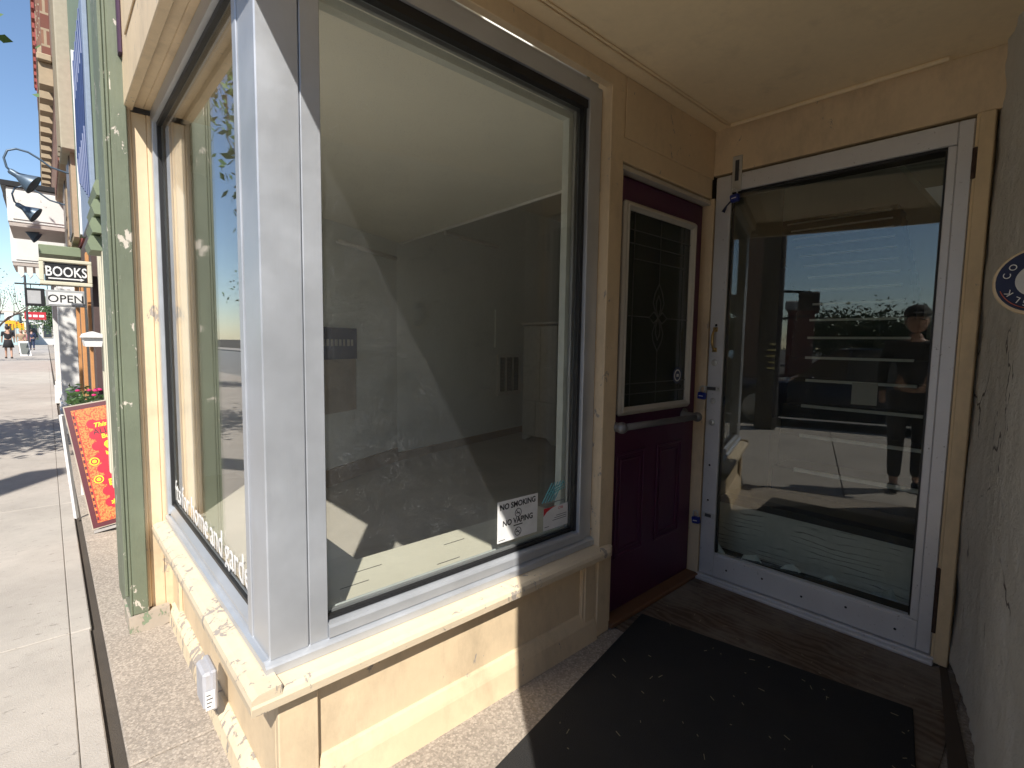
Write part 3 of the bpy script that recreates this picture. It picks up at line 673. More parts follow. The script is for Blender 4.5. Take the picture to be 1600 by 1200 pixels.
# ------------------------------------------------------------------ right hand wall (rough parging)
rw = MB(); NX, NZ = 170, 190
def wy(x):
    pts = [(.25, -.06), (1.0, -.05), (1.4, -.02), (1.6, .028), (1.8, .073), (1.98, .105), (2.23, .155), (2.434, .205), (2.6, .245)]
    for (a, ya_), (b2, yb_) in zip(pts, pts[1:]):
        if x <= b2: return ya_+(yb_-ya_)*(x-a)/(b2-a)
    return pts[-1][1]
from mathutils import noise as mn
grid = []
for i in range(NX+1):
    x = .252+(2.56-.252)*i/NX; col = []
    for k in range(NZ+1):
        z = -.055+2.29*k/NZ
        d = .014*mn.noise(Vector((x*3, 0, z*2.2)))+.009*mn.noise(Vector((x*9, 3, z*5)))+.006*mn.noise(Vector((x*24, 7, z*12)))+.003*mn.noise(Vector((x*60, 9, z*40)))
        edge = max(0, min(1, (x-.252)/.03))
        yv = wy(x)+d*edge
        if z < .03 and x > .4: yv -= .02*(.03-z)/.03
        col.append(rw.bm.verts.new((x, yv, z)))
    grid.append(col)
for i in range(NX):
    for k in range(NZ): rw.bm.faces.new([grid[i][k], grid[i+1][k], grid[i+1][k+1], grid[i][k+1]])
wt = thing('rough_wall', 'rough grey plastered side wall right of the glass door', 'wall', (1.3, 0, 0))
rwo = rw.obj('plaster_face', M['stucco'], wt, True)
B('wall_core', M['stucco'], wt, .2495, 2.7, -3.5, -.066, -.09, 2.117)
B('wall_core', M['stucco'], wt, .302, 2.7, -3.5, -.066, 2.118, 4.2)
# ------------------------------------------------------------------ round plaque on the wall
sg = thing('round_plaque', 'round wooden plaque with dark blue ring and pale centre on the rough wall', 'plaque', (1.59, .05, 1.352))
c0 = Vector((1.59, .05, 1.352)); ax = Vector((-1, .10, .10)).normalized()
MB().lathe([(0, .100), (.004, .104), (.022, .104), (.026, .100)], c0-ax*.028, ax, 40).obj('rim', flat('pale_wood', (.62, .48, .30), .5), sg)
MB().lathe([(0, .095), (.003, .095), (.0035, .093)], c0-ax*.0015, ax, 40).obj('ring', flat('navy_enamel', (.012, .014, .04), .35), sg)
MB().lathe([(0, .050), (.003, .050), (.004, .047)], c0+ax*.0022, ax, 36).obj('centre', flat('pale_enamel', (.55, .54, .48), .3), sg)
sxv = Vector((0, 1, 0)).cross(ax)
hx = ax.cross(Vector((0, 0, 1))).normalized()*-1; hz = Vector((0, 0, 1)) - ax*ax.z; hz.normalize()
hx = Vector((0, -1, 0))
for i, ch in enumerate('GLK CO'):
    an = R(262-22*i)
    rad = hx*math.cos(an)+hz*math.sin(an); tn = Vector((0, 0, 0)) - (hx*-math.sin(an)+hz*math.cos(an))
    p = c0+ax*.003+rad*.062
    text('letter', ch, .026, flat('letter_white', (.7, .68, .62), .5) if i == 0 else bpy.data.materials['letter_white'], sg, p, tn, rad, .0004)
MB().tube([c0+ax*.003+(hx*math.cos(R(a_))+hz*math.sin(R(a_)))*.086 for a_ in range(200, 262, 8)], .0012, 6).obj('stripe', flat('orange_stripe', (.5, .12, .05), .5), sg)
B('bracket', M['steel'], sg, 1.615, 1.64, -.05, .02, 1.28, 1.37)

sg.scale = (.72, .72, .72)
# ------------------------------------------------------------------ mat and debris
mt = MB().box(-.60, .60, -.47, .47, .0, .012, bev=.004)
mat_o = mt.obj('doormat', M['mat']); mat_o.location = (1.376, .609, .0088)
mat_o.rotation_euler = (0, 0, R(10.5)); tag(mat_o, 'large black ribbed floor mat lying askew in front of the doors', 'mat')
db = MB()
for k in range(110):
    a = random.uniform(0, math.pi); L = random.choice([.003, .004, .006, .010]); x = random.uniform(1.0, 2.38); y = random.uniform(.18, 1.16)
    if k > 95: x = random.gauss(2.0, .14); y = random.gauss(.42, .14)
    z = .0225; w = .0007; d = Vector((math.cos(a), math.sin(a), 0))*L; n = Vector((-math.sin(a), math.cos(a), 0))*w
    x = min(2.36, x); y = max(.2, min(1.17, y)); p = Vector((x, y, z)); P = [p-d-n, p+d-n, p+d+n, p-d+n]
    db.hexa([tuple(q) for q in P]+[(q.x, q.y, q.z+.0015) for q in P])
db = db.obj('dry_grass_bits', flat('straw', (.30, .24, .15), .8)); struct(db, 'scattered bits of dry grass on the mat', 'stuff')
# ------------------------------------------------------------------ stickers on the return pane
YG = 1.2878
notice = thing('no_smoking_notice', 'white no smoking and no vaping notice inside the lower pane', 'notice', (1.22, YG, .57))
MB().hexa([(1.124, YG-.0006, .500), (1.320, YG-.0006, .497), (1.320, YG, .497), (1.124, YG, .500), (1.124, YG-.0006, .648), (1.322, YG-.0006, .645), (1.322, YG, .645), (1.124, YG, .648)]).obj('sheet', flat('notice_white', (.78, .78, .76), .5), notice)
blk = M['black']
text('print', 'NO SMOKING', .029, blk, notice, (1.222, YG-.0009, .616), (1, 0, 0), (0, 0, 1), .0002, .95, 'CENTER', .0008)
text('print', 'NO VAPING', .029, blk, notice, (1.222, YG-.0009, .556), (1, 0, 0), (0, 0, 1), .0002, .95, 'CENTER', .0008)
B('print_line', blk, notice, 1.200, 1.244, YG-.0009, YG-.0007, .546, .550)
for zc in (.592, .523):
    tk = MB(); tk.tube([(1.222+.015*math.cos(a), YG-.0010, zc+.015*math.sin(a)) for a in [2*math.pi*k/24 for k in range(25)]], .0012, 6)
    tk.tube([(1.212, YG-.0010, zc+.010), (1.232, YG-.0010, zc-.010)], .0012, 6); tk.box(1.212, 1.230, YG-.0014, YG-.0008, zc-.002, zc+.001)
    tk.obj('prohibition_sign', blk, notice)
B('print_line', blk, notice, 1.130, 1.160, YG-.0009, YG-.0007, .507, .509)
MB().cyl((1.138, YG-.0007, .630), (1.138, YG-.0011, .630), .005, n=10).obj('crest', blk, notice)
bcard = thing('business_card', 'small white card with red corner low in the pane', 'card', (1.43, YG, .53))
B('card', flat('card_white', (.75, .75, .74), .5), bcard, 1.354, 1.492, YG-.0006, YG, .488, .575)
MB().prism([(1.354, .575), (1.354, .545), (1.372, .560), (1.400, .570), (1.425, .575)], 'y', YG-.0009, YG-.0007).obj('red_corner', flat('card_red', (.5, .02, .03), .5), bcard)
text('print', 'CFIB', .014, flat('card_red2', (.5, .02, .03), .5), bcard, (1.435, YG-.0009, .558), (1, 0, 0), (0, 0, 1), .0001)
for k in range(3): B('print_line', M['darkgrey'], bcard, 1.425-.01*k, 1.485, YG-.0009, YG-.0007, .535-.008*k, .537-.008*k)
B('print_line', M['darkgrey'], bcard, 1.36, 1.385, YG-.0009, YG-.0007, .500, .502)
tl = MB()
for k in range(5):
    for (a, b_) in (((1.345+k*.016, .598), (1.398+k*.016, .668)),):
        tl.tube([(a[0], YG-.0010, a[1]), (b_[0], YG-.0010, b_[1])], .0019, 5)
for k in range(3): tl.tube([(1.375, YG-.0013, .622+k*.010), (1.47, YG-.0013, .640+k*.010)], .0017, 5)
tl = tl.obj('teal_decal', flat('teal_print', (.12, .42, .46), .4)); tag(tl, 'teal line logo decal above the small card on the pane', 'decal')
B('print_line', flat('grey_print', (.25, .27, .27), .5), tl, 1.372, 1.468, YG-.0009, YG-.0006, .590, .5935)
# lettering on the facade pane
lt = thing('window_lettering', 'white lettering along the bottom of the street side pane', 'lettering', (.3856, 2.1, .55))
yc = 2.66
for w_ in ('gifts', 'for', 'home', 'and', 'garden'):
    o_ = text('word', w_, .132, M['white'], lt, (.3856, yc, .495), (0, -1, 0), (0, 0, 1), .0004, .93)
    yc = min(v.co.y for v in o_.data.vertices)-.030

# ------------------------------------------------------------------ junction box on the bulkhead
jb = thing('junction_box', 'grey plastic outlet box on the street side of the bulkhead', 'outlet box', (.33, 1.75, .1))
JX = .305
MB().box(JX, .3435, 1.705, 1.805, .055, .175, bev=.008).obj('cover', flat('box_grey', (.42, .42, .44), .45), jb)
MB().box(JX+.02, .3448, 1.700, 1.811, .050, .180, bev=.006).obj('base', flat('box_grey2', (.38, .38, .40), .5), jb)
B('sticker', M['white'], jb, JX+.004, JX+.030, 1.6985, 1.6998, .06, .12)
for k in range(4): B('print_line', M['darkgrey'], jb, JX+.007, JX+.018+.003*(k%3), 1.6978, 1.6984,   .070+.012*k, .073+.012*k)


# ================================================================== neighbour: green book shop
gs = thing('green_shopfront', 'sage green painted shopfront beside the cream corner shop', 'building', (.25, 3.2, ZS))
gp = MB().box(.212, .2215, YL-.04, YL+.17, .015, 4.2, bev=.003).box(.222, .2215+.055, YL-.04, YL-.0125, .015, 4.2, bev=.004)
gp = gp.obj('corner_post', M['green'], gs)
B('post_moulding', M['green'], gp, .198, .2115, YL-.03, YL+.01, .10, 4.2, bev=.004)
B('post_moulding', M['green'], gp, .203, .2115, YL+.03, YL+.14, .10, 4.2, bev=.004)
B('post', M['green'], gs, .215, .45, YL+.181, YL+.50, -.06, 4.2, bev=.004)
MB().hexa([(.205, YL-.045, -.085), (.350, YL-.045, -.055), (.350, YL-.012, -.055), (.205, YL-.012, -.085), (.205, YL-.045, .012), (.350, YL-.045, .022), (.350, YL-.012, .022), (.205, YL-.012, .012)]).obj('base_block', M['bare_board'], gs)
MB().box(.205, .221, YL-.012, YL+.17, -.085, .012, bev=.002).obj('base_block', M['bare_board'], gs)
ct = paint('pale_trim_far', (.62, .58, .44), .6, .1, .2)
for y0, y1, x0, z1 in ((3.55, 3.63, .240, 1.95), (3.95, 4.03, .256, 1.95), (4.7, 4.8, .295, 1.95)):
    B('window_post', ct, gs, x0, x0+.06, y0, y1, .35, z1, bev=.004)
B('window_sill', M['white'], gs, .285, .36, 3.6, 4.9, .28, .345, bev=.006)
B('stall_board', ct, gs, .30, .40, 3.6, 4.9, -.06, .279)
B('window_glass', glass('far_glass', (.5, .5, .5), .08), gs, .330, .336, 3.63, 4.7, .35, 1.9)
B('back_board', M['darkgrey'], gs, .45, .5, 3.15, 5.2, 0, 2.0)
# stepped brackets and ledge
for k in range(4):
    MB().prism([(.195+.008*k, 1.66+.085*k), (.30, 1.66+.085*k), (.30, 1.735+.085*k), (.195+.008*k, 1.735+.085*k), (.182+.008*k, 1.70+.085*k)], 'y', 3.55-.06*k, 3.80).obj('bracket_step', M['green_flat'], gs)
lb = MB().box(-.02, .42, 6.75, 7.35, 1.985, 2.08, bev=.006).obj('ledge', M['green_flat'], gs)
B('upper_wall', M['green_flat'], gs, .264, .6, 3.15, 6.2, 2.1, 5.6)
# blue and white long sign on the fascia
bs = thing('blue_fascia_sign', 'long blue and white striped fascia sign above the green shopfront', 'sign', (.24, 4.4, 2.6))
blu = flat('sign_blue', (.03, .055, .15), .5)
B('sign_board', flat('sign_pale', (.22, .27, .36), .5), bs, .236, .262, 4.05, 5.1, 1.95, 3.25, bev=.004)
for k in range(6):
    y = 4.12+.16*k
    MB().tube([(.232, y, 2.05+.05*k), (.232, y+.10, 2.5), (.232, y+.02, 2.9), (.232, y+.12, 3.2)], [.006, .009, .008, .005], 8).obj('painted_scroll', blu, bs)
B('sign_edge', M['white'], bs, .225, .270, 5.101, 5.13, 1.97, 3.3)
# ---- projecting bay box above (beige)
bb = thing('overhead_bay', 'beige boxed bay overhanging the pavement above the green shop', 'bay', (.2, 6, 3))
B('bay_side', flat('bay_beige', (.36, .32, .24), .7), bb, .175, .42, 6.4, 7.0, 2.93, 7.2, bev=.01)
for k in range(3): B('bay_strip', flat('bay_strip', (.20, .17, .12), .7), bb, .16, .1745, 6.42+.18*k, 6.47+.18*k, 2.95, 7.2)
# ---- hanging signs
bk = thing('books_sign', 'framed black sign reading BOOKS with a white underline arrow', 'sign', (.18, 6.9, 1.84))
SY = 6.9
SX = lambda u: -.025+u*.405
B('panel', M['black'], bk, SX(.1), SX(.9), SY-.012, SY+.012, 1.745, 1.925)
for a in ((-.025, .38, 1.930, 1.965), (-.025, .38, 1.705, 1.742)): B('frame', ct, bk, a[0], a[1], SY-.03, SY+.03, a[2], a[3], bev=.006)
for a in ((-.025, .012), (.343, .38)): B('frame', ct, bk, a[0], a[1], SY-.0295, SY+.0295, 1.7425, 1.9295, bev=.006)
text('print', 'BOOKS', .135, M['white'], bk, (.178, SY-.013, 1.797), (1, 0, 0), (0, 0, 1), .001, .72, 'CENTER', .002)
MB().prism([(.04, 1.766), (.285, 1.766), (.285, 1.757), (.315, 1.772), (.285, 1.787), (.285, 1.778), (.04, 1.778)], 'y', SY-.015, SY-.0125).obj('arrow', M['white'], bk)
OY = 7.4
op = thing('open_sign', 'small white lightbox sign reading OPEN below the book sign', 'sign', (.17, OY, 1.6))
B('box', flat('sign_grey', (.35, .36, .36), .5), op, .012, .335, OY-.03, OY+.03, 1.515, 1.690, bev=.006)
B('face', flat('sign_face', (.70, .70, .68), .4), op, .035, .315, OY-.034, OY-.0305, 1.535, 1.665)
text('print', 'OPEN', .115, M['black'], op, (.175, OY-.036, 1.56), (1, 0, 0), (0, 0, 1), .001, 1.0, 'CENTER', .0)
qb = thing('black_sign_board', 'blank black square board left of the OPEN sign', 'sign', (-.07, OY, 1.6))
B('board', M['black'], qb, -.145, .008, OY-.02, OY+.02, 1.51, 1.695, bev=.004)
B('pale_patch', flat('board_pale', (.4, .4, .4), .6), qb, -.128, -.025, OY-.023, OY-.0205, 1.535, 1.67)
MB().tube([(-.22, OY, 1.735), (.40, OY, 1.745)], .008, 8).obj('arm', M['black'], qb)
for x in (-.10, .03, .30): MB().tube([(x, OY, 1.74), (x, OY, 1.69)], .004, 6).obj('link', M['black'], qb)
for o_, k_ in ((bk, .754), (op, .743), (qb, .743)):
    o_.scale = (k_, k_, k_); o_.location = CAM+(o_.location-CAM)*k_
# ---- gooseneck lamps
lampm = flat('lamp_blue_grey', (.08, .12, .17), .4, .2)
lamp = thing('gooseneck_lamp', 'nearest gooseneck lamp with blue grey cone shade', 'lamp', (.28, 6.66, 2.77), 'gooseneck lamps over the hanging signs')
def lp(x, z, y=6.66): return (x, y, z)
arm_pts = [(.30, 2.77), (.21, 2.775), (.10, 2.80), (.02, 2.86), (-.05, 2.90), (-.13, 2.91), (-.19, 2.88), (-.215, 2.81), (-.20, 2.73), (-.175, 2.70)]
MB().tube([lp(*p) for p in arm_pts], .009, 8).obj('arm', lampm, lamp, True)
MB().lathe([(0, .05), (.012, .05), (.014, .02)], (.30, 6.66, 2.77), (-1, 0, 0), 16).obj('wall_rose', lampm, lamp)
ax_ = Vector((.115, -.02, -.075)).normalized()
MB().lathe([(0, .02), (.01, .026), (.06, .028), (.07, .030), (.10, .045), (.19, .095), (.195, .095), (.185, .088), (.10, .036)], (-.185, 6.66, 2.705), ax_, 24).obj('shade', lampm, lamp, True)
copy_tree(lamp, (.28, 8.14, 2.745), None, 'middle gooseneck lamp with blue grey cone shade')
copy_tree(lamp, (.28, 9.74, 2.725), None, 'farthest gooseneck lamp just above the book sign')
# ---- brown shop with orange mullions
bw = thing('brown_shopfront', 'dark brown shopfront with orange wooden posts beyond the book sign', 'building', (.3, 7, ZS))
bro = flat('brown_paint', (.085, .055, .05), .6); org = flat('orange_wood', (.50, .24, .09), .6)
B('wall', bro, bw, .29, .8, 5.3, 9.0, -.06, 2.05)
for y0, x0 in ((5.6, .27), (6.6, .262), (7.6, .262)):
    B('post', org, bw, x0, x0+.05, y0, y0+.12, .25, 1.9, bev=.004)
    MB().prism([(x0, .25), (x0+.05, .25), (x0+.05, .05), (x0+.04, .05)], 'y', y0, y0+.3).obj('post_foot', org, bw)
for y0 in (5.8, 6.85, 7.85): B('door_recess', M['black'], bw, .284, .2895, y0, y0+.55, .4, 1.75)
B('base', flat('tan_base', (.32, .22, .15), .8), bw, .27, .2895, 5.3, 9.0, -.06, .12)
# ---- white shopfront with pilasters and white cornice boxes
wh = thing('white_shopfront', 'white shopfront with tall pilasters and stepped cornice boxes', 'building', (.3, 10, ZS))
wp = paint('white_old_paint', (.70, .69, .66), .6, .08, .3, .03)
for y0, x0, w in ((8.6, .12, .35), (10.2, .14, .3), (12.6, .10, .4)):
    p_ = B('pilaster', wp, wh, x0, .42, y0, y0+w, .12, 2.3, bev=.006)
    B('plinth', wp, p_, x0-.03, .43, y0-.03, y0+w+.03, -.06, .26, bev=.008)
    B('plinth', wp, p_, x0-.015, .425, y0-.015, y0+w+.015, .2605, .33, bev=.006)
    B('moulding', wp, p_, x0-.02, .425, y0-.02, y0+w+.02, 1.75, 1.80, bev=.006)
B('wall', flat('dark_red_wall', (.16, .04, .035), .8), wh, .30, .8, 9.2, 18, -.06, 2.4)
for y0, xl, z0, z1 in ((9.3, -.30, 2.66, 3.10), (11.0, -.34, 2.32, 3.28), (14.6, -.42, 2.75, 3.55)):
    c_ = B('cornice_box', wp, wh, xl, .30, y0, y0+1.2, z0, z1, bev=.006)
    B('cornice_cap', M['black'], c_, xl-.05, .31, y0-.03, y0+1.23, z1+.001, z1+.07, bev=.004)
    B('cornice_board', wp, c_, xl+.05, .28, y0-.012, y0-.0005, z0+.04, z1-.05)
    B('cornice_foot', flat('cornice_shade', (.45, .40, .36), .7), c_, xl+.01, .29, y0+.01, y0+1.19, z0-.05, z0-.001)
for k in range(3): MB().prism([(-.28+.10*k, 2.27), (-.21+.10*k, 2.27), (-.21+.10*k, 2.14), (-.245+.10*k, 2.09), (-.28+.10*k, 2.16)], 'y', 11.02, 11.14).obj('bracket', wp, wh)
# ---- tall brick building above and beyond
bt = thing('brick_building', 'tall red brick building with cream corbels above the white shopfront', 'building', (.3, 13, 3))
B('wall', M['brick'], bt, .17, 3.0, 7.2, 18.6, 3.0, 17, bev=.02)
crm = flat('cream_stone', (.38, .30, .20), .8); redp = flat('red_trim', (.30, .06, .05), .7)
for fl in range(3):
    for wi in range(4):
        y0 = 8.5+2.6*wi; z0 = 4.6+3.6*fl
        w_ = B('window', crm, bt, .13, .18, y0, y0+1.1, z0, z0+2.1, bev=.01)
        B('pane', M['darkgrey'], w_, .122, .1295, y0+.12, y0+.98, z0+.12, z0+1.98)
        B('sill', crm, w_, .07, .18, y0-.08, y0+1.18, z0-.14, z0-.001, bev=.01)
        B('lintel', redp, w_, .09, .18, y0-.08, y0+1.18, z0+2.101, z0+2.4, bev=.01)
for k in range(9): B('pier', M['brick'], bt, .10, .1695, 7.7+1.3*k, 8.0+1.3*k, 4.2, 16.5)
for zz in (4.0, 7.6, 11.2): B('string_course', crm, bt, .05, .1695, 7.25, 18.6, zz, zz+.07, bev=.01)
for r_ in range(3):
    for k in range(26): B('corbel', crm if r_ != 1 else redp, bt, .06, .1695, 7.3+.42*k, 7.5+.42*k, (3.78, 7.35, 10.95)[r_], (3.995, 7.595, 11.195)[r_])
# arched red window of the next bay
aw = thing('arched_window_bay', 'red and cream arched window bay above the brown shopfront', 'bay', (.3, 8, 2.5))
B('wall', redp, aw, .29, .5, 6.2, 9.3, 2.1, 3.75)
for y0 in (6.5, 7.9):
    pts = [(y0, 2.15), (y0+.9, 2.15), (y0+.9, 3.0)]+[(y0+.45+.45*math.cos(a), 3.0+.45*math.sin(a)) for a in [math.pi*k/10 for k in range(1, 10)]]+[(y0, 3.0)]
    f_ = MB().prism(pts, 'x', .24, .289).obj('arch_frame', crm, aw)
    pts = [(y0+.12, 2.2), (y0+.78, 2.2), (y0+.78, 3.0)]+[(y0+.45+.33*math.cos(a), 3.0+.33*math.sin(a)) for a in [math.pi*k/10 for k in range(1, 10)]]+[(y0+.12, 3.0)]
    MB().prism(pts, 'x', .230, .2395).obj('arch_pane', flat('brown_glass', (.16, .12, .09), .4), f_)
# ---- white mailbox, flower box, A frame sign
mbx = thing('mailbox', 'small white wall mailbox on the pale post of the green shop', 'mailbox', (.2, 4.5, 1.2))
MB().prism([(.19, 1.13), (.275, 1.13), (.285, 1.19), (.18, 1.19)], 'y', 4.42, 4.70).obj('box', M['white'], mbx)
MB().prism([(.172, 1.191), (.292, 1.191), (.28, 1.215), (.23, 1.232), (.184, 1.215)], 'y', 4.40, 4.72).obj('lid', M['white'], mbx)
fb = thing('flower_box', 'white planter box with green leaves and pink flowers', 'planter', (.2, 5.2, .5))
MB().prism([(.125, .56), (.40, .56), (.40, .66), (.115, .66)], 'y', 4.95, 5.6).obj('trough', M['white'], fb)
for x in (.15, .36): B('leg', M['white'], fb, x, x+.03, 5.2, 5.23, -.06, .5595)
lf = MB(); rnd = random.Random(3)
for k in range(420):
    c_ = Vector((rnd.uniform(.10, .38), rnd.uniform(4.92, 5.6), .66+abs(rnd.gauss(0, .05)))); a = rnd.uniform(0, 6.28); b2 = rnd.uniform(-.6, .9); L = rnd.uniform(.018, .034)
    d = Vector((math.cos(a)*math.cos(b2), math.sin(a)*math.cos(b2), math.sin(b2)))*L; n = d.cross(Vector((rnd.random(), rnd.random(), rnd.random()))).normalized()*L*.4
    lf.quad([c_-d, c_-n, c_+d, c_+n])
lf.obj('foliage', flat('leaf_green', (.06, .12, .035), .5), fb)['kind'] = 'stuff'
for k in range(9):
    c_ = (rnd.uniform(.16, .30), rnd.uniform(4.94, 5.3), rnd.uniform(.755, .79)); MB().ball(c_, .016, (1, 1, .6), 8, 5).obj('flower', bpy.data.materials.get('pink_petal') or flat('pink_petal', (.62, .03, .16), .5), fb)
# A-frame: board face toward the camera, leaning back
af = thing('sandwich_board', 'red and gold sandwich board with yellow lettering leaning by the green post', 'sign', (.4, 4.2, ZS))
e0 = Vector((.168, 4.125, -.03)); eu = Vector((.985, -.17, 0)).normalized(); ev = (Vector((.063, 4.34, .735))-e0); eh = ev.length; ev = ev.normalized()
eu = (eu-ev*eu.dot(ev)).normalized(); en = eu.cross(ev).normalized()
if en.y > 0: en = -en
def ab(u0, u1, v0, v1, d0, d1, name, mat, par=af):
    P = []
    for d in (d0, d1):
        for (u, v) in ((u0, v0), (u1, v0), (u1, v1), (u0, v1)): q = e0+eu*u+ev*v+en*d; P.append(tuple(q))
    return MB().hexa(P).obj(name, mat, par)
EW = .62
ab(-.006, EW+.006, -.006, eh+.008, -.014, -.0005, 'board', flat('board_edge', (.38, .32, .25), .6))
def _rug(t):
    v = coords(t, (1, 1, 1)); vo = N(t, 'ShaderNodeTexVoronoi'); vo.inputs['Scale'].default_value = 100; t.links.new(v, vo.inputs['Vector'])
    return ramp(t, vo.outputs['Distance'], [(.25, (.50, .14, .03)), (.45, (.60, .27, .06)), (.6, (.45, .07, .02))])
M['rug'] = rgbtex('gold_border_print', _rug, .5)
ab(0, EW, 0, eh, 0, .001, 'outer_border', flat('dark_red_print', (.09, .010, .015), .45))
ab(.028, EW-.028, .028, eh-.028, .0012, .002, 'gold_border', M['rug'])
ab(.040, .046, .035, eh-.035, .0022, .0028, 'border_line', flat('red_line', (.45, .03, .02), .5))
for k in range(17): ab(.030, .040, .045+.042*k, .065+.042*k, .0023, .003, 'border_tooth', bpy.data.materials['dark_red_print'])
redf = flat('red_field', (.52, .012, .03), .4); yel = flat('yellow_print', (.85, .62, .02), .4)
ab(.118, EW-.118, .10, eh-.12, .0022, .003, 'red_field', redf)
for k in range(8):   # scalloped edge
    c_ = e0+eu*.118+ev*(.14+.075*k); MB().lathe([(0, .030), (.0006, .030)], c_+en*.0031, en, 16).obj('scallop', redf, af)
for k, v0 in enumerate((.30, .42)):
    c_ = e0+eu*.085+ev*v0
    for r_, mm in ((.026, yel), (.020, redf), (.012, yel)):
        MB().lathe([(0, r_), (.0005, r_)], c_+en*(.0033+.0006*(.026-r_)*100), en, 14).obj('rosette', mm, af)
def at(s, size, u, v, mat, sh=0.0, bold=.001): 
    q = e0+eu*u+ev*v+en*.0036
    text('print', s, size, mat, af, q, eu, ev, .0003, 1.0, 'LEFT', bold, sh)
at('This W', .040, .120, .640, yel, .3, .0012); at('ALL', .050, .112, .592, M['black'], 0, 0); at('Buy', .040, .150, .560, yel, 0, .0012)
at('S', .135, .150, .445, yel, 0, .003); at('BL', .058, .130, .247, yel, 0, .0018); at('*', .08, .120, .095, yel)
# rear leg of the frame
lg = MB().tube([e0+Vector((-.07, .40, -.02)), e0+ev*(eh-.05)+Vector((-.02, .04, 0))], .014, 4).obj('rear_leg', M['white'], af)
ab(.0, EW, -.03, -.013, -.03, .004, 'foot_rail', flat('foot_grey', (.3, .28, .26), .7))

